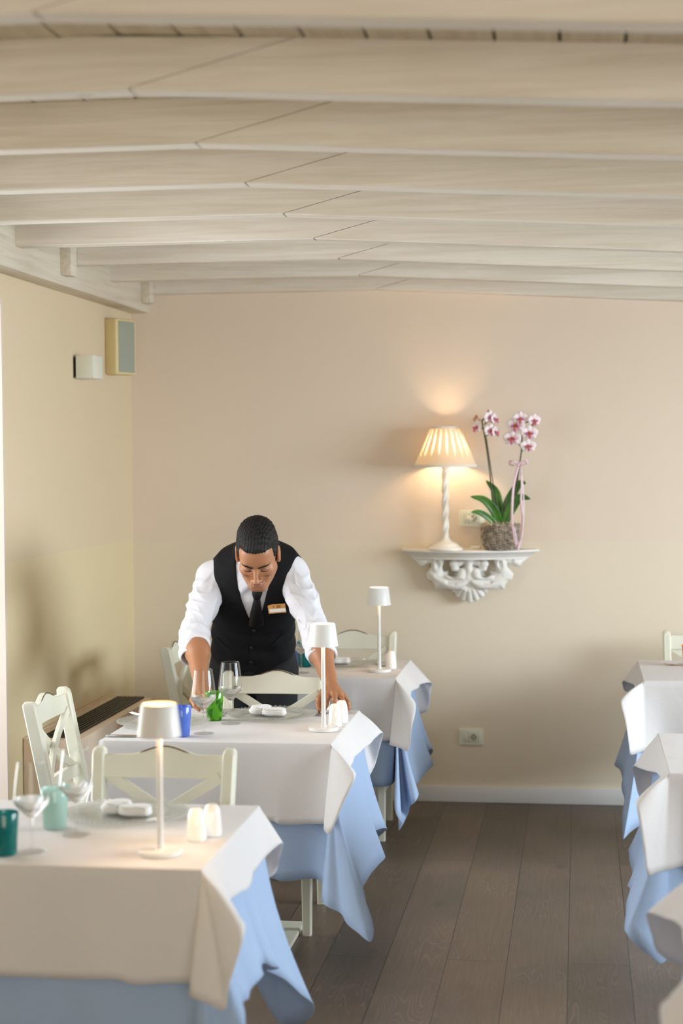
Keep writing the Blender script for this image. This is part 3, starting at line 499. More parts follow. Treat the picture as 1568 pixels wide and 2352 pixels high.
# ------------------------------------------------------------------ cross-back chairs
def rect_ring(x, y, z, hx, hy, ch=.005):
    return [(x+a, y+b, z) for a, b in ((-hx+ch, -hy), (hx-ch, -hy), (hx, -hy+ch), (hx, hy-ch), (hx-ch, hy), (-hx+ch, hy), (-hx, hy-ch), (-hx, -hy+ch))]
def back_y(z): return -.19-(z-.46)*.2 if z > .46 else -.19-(.46-z)*.10
def make_chair(label, loc, rz):
    t = thing('cross_back_chair', label, 'chair', loc, rz, 'cream cross-back chairs')
    for s in (-1, 1):
        m = MB(); rr = []
        for z, hx, hy in ((0, .014, .016), (.2, .016, .019), (.46, .018, .024), (.6, .018, .024), (.845, .0175, .023), (.858, .0165, .021), (.866, .011, .014)):
            x = s*(.168+.018*max(z-.1, 0)/.76); rr.append(rect_ring(x, back_y(z), z, hx, hy))
        m.loft(rr); m.build('back_post', MT['cream'], t, smooth=35)
        m = MB(); m.loft([rect_ring(s*.182, .185, z, h, h) for z, h in ((0, .0155), (.4, .0205), (.435, .0205))]); m.build('leg', MT['cream'], t, smooth=35)
    def yz(x, z, off): return (x, back_y(z)+off-.03*(1-(x/.17)**2)*.35, z)
    top = []
    for i in range(25):
        x = -.17+.34*i/24; u = abs(x)/.17
        zt = .846+.024*max(0, math.cos(min(u/.62, 1)*math.pi)*.5+.5); top.append((x, zt))
    m = MB(); vs = []; fs = []
    for off in (-.011, .011):
        for x, zt in top: vs.append(yz(x, zt, off))
        for x, zt in top: vs.append(yz(x, .783, off))
    n = 25
    for i in range(n-1):
        fs += [(i, i+1, n+i+1, n+i), (2*n+i, 3*n+i, 3*n+i+1, 2*n+i+1), (i, 2*n+i, 2*n+i+1, i+1), (n+i, n+i+1, 3*n+i+1, 3*n+i)]
    fs += [(0, n, 3*n, 2*n), (n-1, 3*n-1, 4*n-1, 2*n-1)]
    m.add(vs, fs); rail = m.build('top_rail', MT['cream'], t, smooth=35, bevel=.003)
    # bare wood where the crown of the rail is rubbed
    m = MB(); pts = [yz(x, zt+.0002, .0105) for x, zt in top if abs(x) < .072]
    m.tube(pts, [.0006]+[.0022]*(len(pts)-2)+[.0006], 6); m.build('worn_edge', MT['rub'], rail)
    for s in (-1, 1):
        m = MB(); rr = []
        for i in range(13):
            u = i/12; x = s*(-.163+.326*u); z = .79-.205*u; bow = -.006*math.sin(math.pi*u)
            c = Vector(yz(x, z, bow+(.007 if s > 0 else -.007))); d = Vector((s*.326, 0, -.205)).normalized(); nrm = Vector((d.z*-1, 0, d.x)) ; w = .0155
            a = Vector((0, 1, 0)); rr.append([c+nrm*w-a*.008, c+nrm*w+a*.008, c-nrm*w+a*.008, c-nrm*w-a*.008])
        m.loft(rr); m.build('cross_brace', MT['cream'], t, smooth=35, bevel=.002)
    m = MB(); m.loft([[yz(x, z, o) for z, o in ((.56, -.009), (.60, -.009), (.60, .009), (.56, .009))] for x in (-.17, -.08, 0, .08, .17)]); m.build('lower_rail', MT['cream'], t, smooth=35)
    m = MB(); out = []
    for z, g in ((.436, .004), (.44, 0), (.455, 0), (.462, .006)):
        out.append([(x*(1-g*4), y*(1-g*4), z) for x, y in ((-.19, -.16), (-.2, .0), (-.21, .19), (-.195, .215), (.195, .215), (.21, .19), (.2, 0), (.19, -.16), (.165, -.205), (-.165, -.205))])
    m.loft(out); m.build('seat', MT['cream'], t, smooth=35)
    m = MB(); m.box((0, .185, .405), (.33, .018, .06)); m.box((0, -.195, .405), (.31, .018, .06))
    for s in (-1, 1): m.box((s*.178, 0, .405), (.018, .35, .06)); m.box((s*.176, 0, .2), (.016, .36, .022))
    m.build('apron', MT['cream'], t, smooth=35)
    return t
CH0 = make_chair('cream chair at the far side of the nearest table, behind the glowing front lamp', (-1.147, 4.33, 0), math.pi)
dup(CH0, None, (-1.128, 6.0, 0), math.pi, 'cream chair between the waiter and the middle table, centre of its rail rubbed brown')
dup(CH0, None, (-1.538, 5.60, 0), -math.pi/2, 'cream chair at the left wall beside the dark grille, pushed in sideways')
dup(CH0, None, (-1.475, 7.21, 0), -math.pi/2, 'cream chair by the corner, partly behind the waiter\'s rolled sleeve')
dup(CH0, None, (-1.035, 7.47, 0), math.pi, 'white cross-back chair against the back wall, right of the waiter under the console')
dup(CH0, None, (.578, 7.58, 0), math.pi, 'white chair at the right edge behind the orange tumbler')

# ------------------------------------------------------------------ tableware
ZC = .7532                                   # cloth surface
def make_glass(label, loc, grp='wine glasses'):
    t = thing('wine_glass', label, 'glass', loc, 0, grp)
    n = 48
    MB().lathe([(0, .0), (.034, .0), (.0345, .0012), (.03, .0022), (.012, .0045), (.005, .008), (.0036, .014), (.0033, .05), (.0038, .074), (.006, .081), (0, .0815)], n=n).build('stem', MT['glass'], t, smooth=50)
    MB().lathe([(.004, .0800), (.012, .0845), (.026, .0985), (.037, .1105), (.0415, .1185), (.0424, .1255), (.0414, .1256), (.0395, .1195), (.033, .1115), (.022, .1025), (.010, .096), (0, .0935)], n=n).build('bowl', MT['bowl_glass'], t, smooth=60)
    pr = [(.0424, .1255), (.0415, .135), (.0372, .17), (.0312, .2130)]
    MB().loft([[(r*math.cos(2*math.pi*k/n), r*math.sin(2*math.pi*k/n), z) for k in range(n)] for r, z in pr], True, False).build('bowl_wall', MT['thin_glass'], t, smooth=60)
    MB().lathe([(.0306, .2126), (.0313, .2126), (.0314, .2136), (.0307, .2136)], n=n, closed=True).build('rim', MT['glass'], t)
    return t
G0 = make_glass('nearer wine glass on the waiter\'s table, beside the milky blue tumbler', (-1.243, 5.523, ZC))
dup(G0, None, (-1.195, 5.735, ZC), 0, 'wine glass between the green tumbler and the plate before the waiter')
dup(G0, None, (-1.172, 7.105, ZC), 0, 'wine glass on the far left table before the teal tumbler')
dup(G0, None, (-1.275, 3.82, ZC), 0, 'blurred wine glass on the front table, nearest the camera at left')
dup(G0, None, (-1.221, 4.0, ZC), 0, 'blurred wine glass on the front table, right of the frosted aqua tumbler')
def make_tumbler(label, loc, mat, h=.1, rt=.033, rb=.0265, grp='coloured tumblers', wob=0.0, seed=0):
    def wf(a, z): return 1+wob*(math.sin(a*3+z*70+seed)+.6*math.sin(a*5-z*110+2*seed))
    pr = [(0, 0), (rb*.86, 0), (rb, .004), (rb+.4*(rt-rb), h*.4), (rt, h-.001), (rt-.0006, h), (rt-.0018, h), (rt-.0024, h-.002), (rb+.4*(rt-rb)-.0026, h*.4), (rb-.003, .013), (rb*.6, .0095), (0, .009)]
    return tag(MB().lathe(pr, n=44, wob=wf if wob else None).build('tumbler', mat, None, loc, smooth=60), label, 'glass', grp)
tg = make_tumbler('mottled green glass tumbler beside the wine glasses on the waiter\'s table', (-1.267, 5.802, ZC), MT['green_glass'], wob=.018, seed=3)
make_tumbler('milky blue tumbler on the waiter\'s table behind the front lamp shade', (-1.303, 5.458, ZC), MT['blue_glass'])
make_tumbler('teal tumbler on the far left table beside the waiter\'s hip', (-1.19, 7.31, ZC), MT['teal_glass'], .11, .034, .028)
make_tumbler('pale blue tumbler half hidden behind the waiter\'s waist', (-1.246, 7.38, ZC), MT['pale_blue_glass'], .09)
make_tumbler('dark teal tumbler cut by the left edge on the front table', (-1.33, 3.785, ZC), MT['teal_glass'], .1, .034, .029)
make_tumbler('frosted aqua tumbler between the two blurred wine glasses in front', (-1.298, 4.07, ZC), MT['aqua_glass'], .1, .035, .029)
make_tumbler('orange tumbler at the right edge on the far right table', (.473, 7.47, ZC), MT['orange_glass'], .092, .035, .027)

def make_plate(label, loc):
    t = thing('charger_plate', label, 'plate', loc, 0, 'clear ribbed charger plates')
    n = 360; rings = []
    prof = [(0, .0035), (.09, .0035), (.098, .0045), (.104, .0085), (.112, .0100), (.135, .0115), (.152, .0135), (.158, .0145), (.160, .0130), (.157, .0108), (.135, .0078), (.112, .0062), (.102, .002), (.092, 0), (0, 0)]
    for i, (r, z) in enumerate(prof):
        ring = []
        for k in range(n):
            a = 2*math.pi*k/n
            rib = .0022*math.cos(a*60) if .104 < r and i < 8 else 0
            rr = r+(.0016*math.cos(a*60) if r > .15 else 0); ring.append((rr*math.cos(a), rr*math.sin(a), z+rib))
        rings.append(ring)
    MB().loft(rings).build('dish', MT['plate_glass'], t, smooth=60)
    return t
P0 = make_plate('ribbed glass charger plate with napkin in front of the waiter', (-1.080, 5.905, ZC))
dup(P0, None, (-1.425, 5.70, ZC), 0, 'ribbed glass charger plate at the left end of the waiter\'s table')
dup(P0, None, (-1.045, 7.40, ZC), 0, 'glass charger plate on the far left table before the white chair')
dup(P0, None, (-1.160, 4.235, ZC), 0, 'blurred glass charger plate on the front table behind the lamp stem')
def make_napkin(label, loc, rz):
    m = MB(); rnd = random.Random(4)
    def pillow(cx, cy, cz, lx, ly, lz, rot, bulge):
        R = Matrix.Rotation(rot, 3, 'Z'); rings = []
        for i in range(15):
            u = -1+2*i/14; e = max(0, 1-abs(u)**6)**.5*.92+.08; ring = []
            for k in range(28):
                a = 2*math.pi*k/28; ca, sa = math.cos(a), math.sin(a)
                y = math.copysign(abs(ca)**.55, ca)*ly*e; z = math.copysign(abs(sa)**.6, sa)*lz*e*(1+bulge*math.sin(u*2.3+1))
                ring.append(R @ Vector((u*lx, y+.003*math.sin(u*5), z))+Vector((cx, cy, cz)))
            rings.append(ring)
        m.loft(rings)
    pillow(-.030, .020, .0135, .043, .030, .0125, .15, .12)
    pillow(-.028, .020, .0275, .036, .026, .0045, .25, .2)
    pillow(.024, -.012, .0125, .046, .024, .0118, -.12, .1)
    pillow(.024, -.012, .0245, .044, .023, .0032, -.10, .1)
    pillow(.025, -.0140, .0085, .0455, .0245, .0016, -.12, 0)
    return tag(m.build('napkin', MT['napkin'], None, loc, smooth=60), label, 'napkin', 'folded white napkins')
NP0 = make_napkin('folded white napkin on the plate before the waiter', (-1.095, 5.905, ZC+.0045), 0)
dup(NP0, None, (-1.43, 5.70, ZC+.0045), .4, 'folded white napkin on the left plate, half behind the front lamp')
dup(NP0, None, (-1.07, 7.40, ZC+.0045), .1, 'folded white napkin on the far left plate under the white chair rail')
dup(NP0, None, (-1.155, 4.225, ZC+.0045), .05, 'blurred folded white napkin on the front plate beside the lamp stem')

def make_lamp(label, loc, led=None, h=.36, glow=.16):
    t = thing('table_lamp', label, 'lamp', loc, 0, 'cordless white table lamps')
    MB().lathe([(0, 0), (.049, 0), (.0505, .0015), (.0505, .0105), (.049, .012), (.012, .0125), (.009, .016), (0, .016)], n=48).build('base', MT['lamp_white'], t)
    MB().lathe([(.0085, .012), (.0075, .03), (.0068, .15), (.0066, h-.02), (0, h-.02)], n=20).build('stem', MT['lamp_white'], t)
    zb, zt = h-.075, h
    MB().lathe([(.051, zb), (.0417, zt-.001), (.041, zt), (.0385, zt), (.0385, zt-.003), (.0395, zt-.006), (.0490, zb)], n=56, closed=True).build('lamp_shade', MT['lamp_white'], t)
    MB().lathe([(.0085, zt-.012), (.0388, zt-.012), (.0388, zt-.009), (0, zt-.009)], n=40).build('light_disc', led or MT['led'], t)
    pl = bpy.data.lights.new('lamp_glow', 'POINT'); pl.energy = glow; pl.color = (1.0, .72, .42); pl.shadow_soft_size = .012
    po = bpy.data.objects.new('lamp_glow', pl); COL.objects.link(po); po.parent = t; po.location = (0.018, 0, h-.022)
    return t
L0 = make_lamp('white cordless lamp before the waiter\'s wrist on the middle table', (-.853, 5.622, ZC))
dup(L0, None, (-.846, 7.172, ZC), 0, 'white cordless lamp on the far left table, just below the wall console')
MT['led_strong'] = mat_emit('warm_led_bright', (255, 190, 116), 9.0)
make_lamp('blurred glowing white lamp in front, nearest the camera on the left', (-.967, 3.827, ZC), MT['led_strong'], .352, 2.6)

def make_shaker(label, loc):
    pr = [(0, 0), (.0215, 0), (.0235, .003), (.0238, .012), (.0225, .040), (.0195, .062), (.0155, .0735), (.011, .0775), (.0045, .0788), (0, .0789)]
    t = thing('shaker', label, 'shaker', loc, 0, 'white porcelain shakers')
    MB().lathe(pr, n=36).build('body', MT['porcelain'], t, smooth=70)
    m = MB()
    for k in range(3): a = k*2.09; m.lathe([(0, .0786), (.0009, .0786), (.0009, .0792), (0, .0792)], (.004*math.cos(a), .004*math.sin(a), 0), 8)
    m.build('holes', MT['hole'], t)
    return t
SH0 = make_shaker('white shaker touching the lamp stem on the waiter\'s table', (-.826, 5.705, ZC))
dup(SH0, None, (-.815, 5.785, ZC), 0, 'white shaker behind the other one, by the waiter\'s fingers near the lamp')
dup(SH0, None, (-.806, 7.268, ZC), 0, 'white shaker right of the far lamp on the far left table')
dup(SH0, None, (-.915, 3.975, ZC), 0, 'warm lit shaker right of the glowing front lamp')
dup(SH0, None, (-.888, 4.03, ZC), 0, 'blurred shaker behind the warm lit one on the front table')

def ribbon_path(m, pts, ws, th=.0018):
    """flat bar through pts, widths ws"""
    rings = []
    for i, p in enumerate(pts):
        p = Vector(p); a = Vector(pts[min(i+1, len(pts)-1)])-Vector(pts[max(i-1, 0)]); side = Vector((-a.y, a.x, 0)).normalized() if a.xy.length > 1e-6 else Vector((1, 0, 0)); up = Vector((0, 0, 1))
        rings.append([p-side*ws[i]-up*th*.2, p-side*ws[i]*.8+up*th*.6, p+side*ws[i]*.8+up*th*.6, p+side*ws[i]-up*th*.2, p-up*th*.6])
    m.loft(rings)
def make_fork(label, loc, rz):
    t = thing('fork', label, 'fork', loc, rz, 'steel cutlery')
    m = MB(); ribbon_path(m, [(0, -.10, .0025), (0, -.06, .003), (0, -.01, .006), (0, .035, .004), (0, .055, .0022)], [.0095, .008, .0035, .004, .0105]); m.build('handle', MT['steel'], t)
    for k in range(4):
        x = -.0085+k*.00567
        m = MB(); m.tube([(x, .054, .0025), (x*1.08, .07, .003), (x*1.1, .088, .006), (x*1.08, .101, .0105)], [.0019, .0018, .0015, .0007], 6); m.build('tine', MT['steel'], t)
    return t
def make_knife(label, loc, rz):
    t = thing('knife', label, 'knife', loc, rz, 'steel cutlery')
    m = MB(); ribbon_path(m, [(0, -.11, .004), (0, -.105, .004), (0, -.05, .004), (0, -.004, .004), (0, 0, .004)], [.006, .0085, .0075, .006, .006], .005); m.build('handle', MT['steel'], t)
    m = MB(); ribbon_path(m, [(0, 0, .004), (.001, .02, .004), (.002, .08, .004), (.001, .105, .004), (-.003, .115, .004)], [.006, .0095, .010, .008, .002], .0016); m.build('blade', MT['steel'], t)
    return t
def make_spoon(label, loc, rz):
    t = thing('spoon', label, 'spoon', loc, rz, 'steel cutlery')
    m = MB(); ribbon_path(m, [(0, -.10, .0025), (0, -.06, .003), (0, -.01, .006), (0, .035, .004), (0, .05, .003)], [.009, .0075, .0035, .0035, .005]); m.build('handle', MT['steel'], t)
    m = MB(); rings = []
    for i in range(9):
        u = i/8; r = max(.0, 1-(2*u-1)**2)**.5*.0175+.0008
        rings.append([(r*math.cos(a), .048+u*.056, .0055-.0045*math.sin(math.pi*u)*(1-(math.cos(a))**2*.8)+(.0012 if s else 0)) for s, aa in ((0, range(9)), (1, range(8, -1, -1))) for a in [math.pi*k/8 for k in aa]])
    m.loft(rings); m.build('bowl', MT['steel'], t)
    return t
KN = make_knife('table knife along the front edge of the waiter\'s table', (-1.44, 5.425, ZC), -math.pi/2)
dup(KN, None, (-.89, 7.50, ZC), .12, 'table knife right of the plate on the far left table')
FK = make_fork('fork under the waiter\'s thumb beside the lamp stem, tines toward the camera', (-.926, 6.005, ZC), math.pi+.10)
dup(FK, None, (-.965, 4.30, ZC), math.pi-.1, 'blurred fork on the front table behind the shakers')
dup(FK, None, (-.845, 7.42, ZC), math.pi, 'fork half hidden behind the lamp stem of the far left table')
dup(FK, None, (.447, 7.52, ZC), 2.2, 'fork behind the orange tumbler on the far right table')
SPN = make_spoon('spoon between the green tumbler and the plate of the waiter\'s table', (-1.262, 5.965, ZC), 2.95)
dup(FK, None, (-1.50, 5.86, ZC), 1.2, 'fork at the far side of the left plate on the waiter\'s table')
# ------------------------------------------------------------------ smooth solids from distance fields (surface nets)
class SDF:
    def __init__(s, xs, ys, zs):
        s.a = [np.asarray(q, np.float32) for q in (xs, ys, zs)]
        s.F = np.full(tuple(len(q) for q in s.a), .5, np.float32); s.T = None
    def sub(s, lo, hi, pad=.05):
        sl = tuple(slice(max(int(np.searchsorted(a, l-pad))-1, 0), int(np.searchsorted(a, h+pad))+1) for a, l, h in zip(s.a, lo, hi))
        X, Y, Z = s.a[0][sl[0]][:, None, None], s.a[1][sl[1]][None, :, None], s.a[2][sl[2]][None, None, :]
        return sl, X, Y, Z
    def put(s, sl, d, k, op='u'):
        A = s.F[sl]; d = d.astype(np.float32)
        if op == 'u':
            h = np.maximum(k-np.abs(A-d), 0)/max(k, 1e-6); s.F[sl] = np.minimum(A, d)-h*h*k*.25
        elif op == 's':
            d = -d; h = np.maximum(k-np.abs(A-d), 0)/max(k, 1e-6); s.F[sl] = np.maximum(A, d)+h*h*k*.25
    def cap(s, a, b, ra, rb=None, k=.01, op='u', pad=.05):
        rb = ra if rb is None else rb; a = np.array(a, np.float32); b = np.array(b, np.float32); r = max(ra, rb)
        sl, X, Y, Z = s.sub(np.minimum(a, b)-r, np.maximum(a, b)+r, pad)
        d = b-a; L2 = float(d @ d)+1e-9
        t = np.clip(((X-a[0])*d[0]+(Y-a[1])*d[1]+(Z-a[2])*d[2])/L2, 0, 1)
        q = np.sqrt((X-a[0]-t*d[0])**2+(Y-a[1]-t*d[1])**2+(Z-a[2]-t*d[2])**2)-(ra+(rb-ra)*t)
        s.put(sl, q, k, op); return s
    def ell(s, c, r, R=None, k=.01, op='u', pad=.05):
        """ellipsoid; columns of R are its axes"""
        c = np.array(c, np.float32); R = np.eye(3) if R is None else np.array(R); e = np.abs(R) @ np.array(r)
        sl, X, Y, Z = s.sub(c-e, c+e, pad); D = (X-c[0], Y-c[1], Z-c[2])
        u = [(D[0]*R[0, i]+D[1]*R[1, i]+D[2]*R[2, i]) for i in range(3)]
        n = np.sqrt(sum((u[i]/r[i])**2 for i in range(3)))+1e-9; g = np.sqrt(sum((u[i]/r[i]**2)**2 for i in range(3)))+1e-9
        s.put(sl, n*(n-1)/g, k, op); return s
    def chain(s, P, R, k=.008, op='u', pad=.05):
        for i in range(len(P)-1): s.cap(P[i], P[i+1], R[i], R[i+1], k, op, pad)
        return s
    def mesh(s):
        F = s.F; X, Y, Z = s.a; S_ = F < 0; n = np.array(F.shape)-1
        c = sum(S_[i:n[0]+i, j:n[1]+j, k:n[2]+k].astype(np.int8) for i in (0, 1) for j in (0, 1) for k in (0, 1))
        idx = np.argwhere((c > 0) & (c < 8)); I, J, K = idx.T
        acc = np.zeros((len(idx), 3)); cnt = np.zeros(len(idx)); ax = (X, Y, Z)
        for d in range(3):
            o = [q for q in range(3) if q != d]
            for p in (0, 1):
                for q in (0, 1):
                    b = idx.copy(); b[:, o[0]] += p; b[:, o[1]] += q; e = b.copy(); e[:, d] += 1
                    fa = F[tuple(b.T)]; fb = F[tuple(e.T)]; m = (fa < 0) != (fb < 0)
                    t = np.where(m, fa/np.where(m, fa-fb, 1), 0)
                    P = np.stack([ax[w][b[:, w]] for w in range(3)], 1).astype(float); P[:, d] += t*(ax[d][e[:, d]]-ax[d][b[:, d]])
                    acc[m] += P[m]; cnt[m] += 1
        V = acc/cnt[:, None]; vid = np.full(tuple(n), -1, np.int64); vid[I, J, K] = np.arange(len(idx)); faces = []
        for d in range(3):
            o1, o2 = (d+1) % 3, (d+2) % 3
            a = [slice(None)]*3; b = [slice(None)]*3; a[d] = slice(0, -1); b[d] = slice(1, None)
            e = np.argwhere(S_[tuple(a)] != S_[tuple(b)])
            e = e[(e[:, o1] > 0) & (e[:, o2] > 0) & (e[:, o1] < n[o1]) & (e[:, o2] < n[o2])]
            ins = S_[tuple(e.T)]
            def g(p, q):
                w = e.copy(); w[:, o1] -= p; w[:, o2] -= q; return vid[tuple(w.T)]
            q = np.stack([g(1, 1), g(0, 1), g(0, 0), g(1, 0)], 1); q[~ins] = q[~ins][:, ::-1]; faces.append(q)
        return V, np.concatenate(faces)
def sdf_object(name, V, Fc, mats, parent=None, smooth_it=1, mid=None, origin=(0, 0, 0)):
    me = bpy.data.meshes.new(name); V = V-np.array(origin)
    me.vertices.add(len(V)); me.vertices.foreach_set('co', V.astype(np.float32).ravel())
    me.loops.add(len(Fc)*4); me.loops.foreach_set('vertex_index', Fc.astype(np.int32).ravel())
    me.polygons.add(len(Fc)); me.polygons.foreach_set('loop_start', np.arange(0, len(Fc)*4, 4, dtype=np.int32))
    for m in (mats if isinstance(mats, (list, tuple)) else [mats]): me.materials.append(m)
    if mid is not None: me.polygons.foreach_set('material_index', mid.astype(np.int32))
    me.update(calc_edges=True); me.validate()
    me.polygons.foreach_set('use_smooth', [True]*len(me.polygons))
    o = bpy.data.objects.new(name, me); COL.objects.link(o)
    if parent is not None: o.parent = parent
    if smooth_it:
        b = o.modifiers.new('smooth', 'SMOOTH'); b.factor = .5; b.iterations = smooth_it
    return o
def axis(*segs):
    """grid coordinates with finer stretches: (start, end, step) ..."""
    out = []
    for a, b, h in segs: out += list(np.arange(a, b-h*.5, h))
    out.append(segs[-1][1]); return np.array(out)

# ------------------------------------------------------------------ fittings on the walls
t = thing('convector_unit', 'beige convector under the left wall with a dark slatted grille on top', 'heater', (-2.063, 7.02, 0))
m = MB(); m.box((.0, 0, .282), (.230, 1.17, .564), bev=.006); m.build('casing', MT['unit'], t)
m = MB(); m.box((-.108, 0, .5665), (.010, 1.17, .006)); m.build('wall_strip', MT['unit'], t)
g = MB(); g.box((.012, .02, .563), (.125, 1.10, .006)); gb = g.build('grille_bed', MT['dark'], t)
g = MB()
for i in range(8): g.box((-.046+i*.0165, .02, .5685), (.0075, 1.10, .009), bev=.001)
for y in (-.533, .573): g.box((.012, y, .5675), (.125, .006, .007))
g.build('grille', MT['grille'], t)

t = thing('wall_speaker', 'tall cream loudspeaker with grey front high on the left wall', 'speaker', (XL, 7.775, 2.19), 0)
yaw = Matrix.Rotation(math.radians(-20), 3, 'Z')
m = MB(); m.box(yaw @ Vector((.058, 0, 0)), (.07, .165, .262), yaw, bev=.012); m.build('cabinet', simple('cream_speaker', (222, 206, 158), .5), t)
m = MB(); m.box(yaw @ Vector((.0935, 0, 0)), (.004, .128, .238), yaw, bev=.0015); m.build('front_grille', simple('grey_speaker_cloth', (158, 164, 150), .8, bump=.3, bscale=600), t)
m = MB(); m.box((.012, 0, 0), (.024, .05, .12)); m.build('bracket', MT['dark'], t)
t = thing('wall_light', 'small white box light on the left wall below the loudspeaker', 'light', (XL, 7.25, 2.07))
m = MB(); m.box((.052, 0, 0), (.078, .15, .10), bev=.002); m.build('body', simple('white_box_light', (226, 228, 216), .45), t)
m = MB(); m.box((.007, 0, 0), (.014, .13, .085)); m.build('mount', MT['dark'], t)

def make_socket(label, loc):
    t = thing('wall_socket', label, 'socket', loc, 0)
    def yf(x, y, z): return (x, -z, y)
    poly = []
    for cx, cy, a0 in ((.050, .030, 0), (-.050, .030, 90), (-.050, -.030, 180), (.050, -.030, 270)):
        for k in range(7): a = math.radians(a0+k*15); poly.append((cx+.0095*math.cos(a), cy+.0095*math.sin(a)))
    m = MB(); m.loft([[yf(x*s, y*s, z) for x, y in poly] for s, z in ((1, 0), (1, .006), (.975, .0095), (.93, .011))]); m.build('plate', MT['plastic'], t, smooth=35)
    m = MB(); m.box((.0, -.0114, 0), (.072, .0012, .044)); m.build('recess', simple('socket_line', (150, 152, 138), .6), t)
    m = MB(); m.box((-.0245, -.0126, 0), (.0215, .003, .041), bev=.001); m.box((.0115, -.0126, 0), (.046, .003, .041), bev=.001); m.build('module', MT['plastic'], t)
    m = MB(); R = Matrix.Rotation(math.pi/2, 3, 'X')
    m.lathe([(.0170, .0142), (.0196, .0142), (.0196, .0155), (.0185, .0162), (.0168, .0155)], (.0125, 0, 0), 32, R, closed=True); m.build('outlet_ring', MT['plastic'], t)
    m = MB(); m.lathe([(0, .0142), (.0172, .0142), (.0172, .0146), (0, .0146)], (.0125, 0, 0), 32, R); m.build('outlet_well', simple('socket_well', (176, 176, 160), .6), t)
    m = MB()
    for x, z in ((-.0245, .0115), (-.0245, 0), (-.0245, -.0115), (.0045, 0), (.0125, 0), (.0205, 0), (.0125, -.012), (.0125, .013)): m.lathe([(0, .0138), (.0021, .0138), (.0021, .0151), (0, .0151)], (x, 0, z), 12, R)
    m.build('hole', MT['hole'], t); return t
so = make_socket('ivory double wall socket low on the back wall above the skirting', (-.5185, YB, .315))
s2 = dup(so, None, (-.511, YB, 1.369), 0, 'ivory wall socket with a lamp plug, behind the orchid basket')
t = thing('lamp_plug', 'white plug with cable in the upper wall socket behind the orchid', 'plug', (-.525, YB-.016, 1.372))
m = MB(); m.tube([(0, 0, 0), (0, -.012, 0), (.012, -.03, -.004), (.02, -.034, -.006)], [.011, .0115, .008, .006], 14); m.build('body', MT['plug'], t)
m = MB(); m.tube(catmull([(.02, -.034, -.006), (.05, -.04, .02), (.09, -.04, .01), (.11, -.035, -.06), (.09, -.04, -.135), (.02, -.06, -.1415), (-.03, -.075, -.1415), (-.06, -.1, -.1415)], 8), .0026, 8); m.build('cable', MT['plug'], t)
m = MB(); m.box((.035, -.0545, -.1365), (.05, .017, .013), Matrix.Rotation(-.3, 3, 'Z'), bev=.005); m.build('switch', MT['plug'], t)

# ------------------------------------------------------------------ carved wall console
CXW = -.519; ZS = 1.2245
plaster = simple('whitewashed_carving', (238, 236, 232), .6, .05, 18, .15, 60)
t = thing('wall_console', 'carved whitewashed half-round wall console with a shell bracket below', 'shelf', (CXW, YB, 0))
def outline(w, d, n=30):
    pts = []
    for i in range(n+1):
        u = -1+2*i/n; pts.append((u*w, -d*(.30+.70*(math.cos(u*math.pi*.5)**.9))))
    return pts
m = MB(); rings = []
for w, d, z in ((.326, .196, ZS), (.330, .200, ZS-.004), (.330, .200, ZS-.010), (.322, .193, ZS-.014), (.312, .186, ZS-.016), (.298, .178, ZS-.026), (.282, .168, ZS-.034), (.277, .166, ZS-.038), (.277, .166, ZS-.045)):
    rings.append([(x, y, z) for x, y in outline(w, d)]+[(w, -.0005, z), (-w, -.0005, z)])
m.loft(rings); m.build('top', plaster, t, smooth=40)
G = SDF(axis((-.27, .27, .0022)), axis((-.17, .004, .0024)), axis((.955, 1.195, .0022)))
A = lambda x, z, y=-.05: (x, y, z)
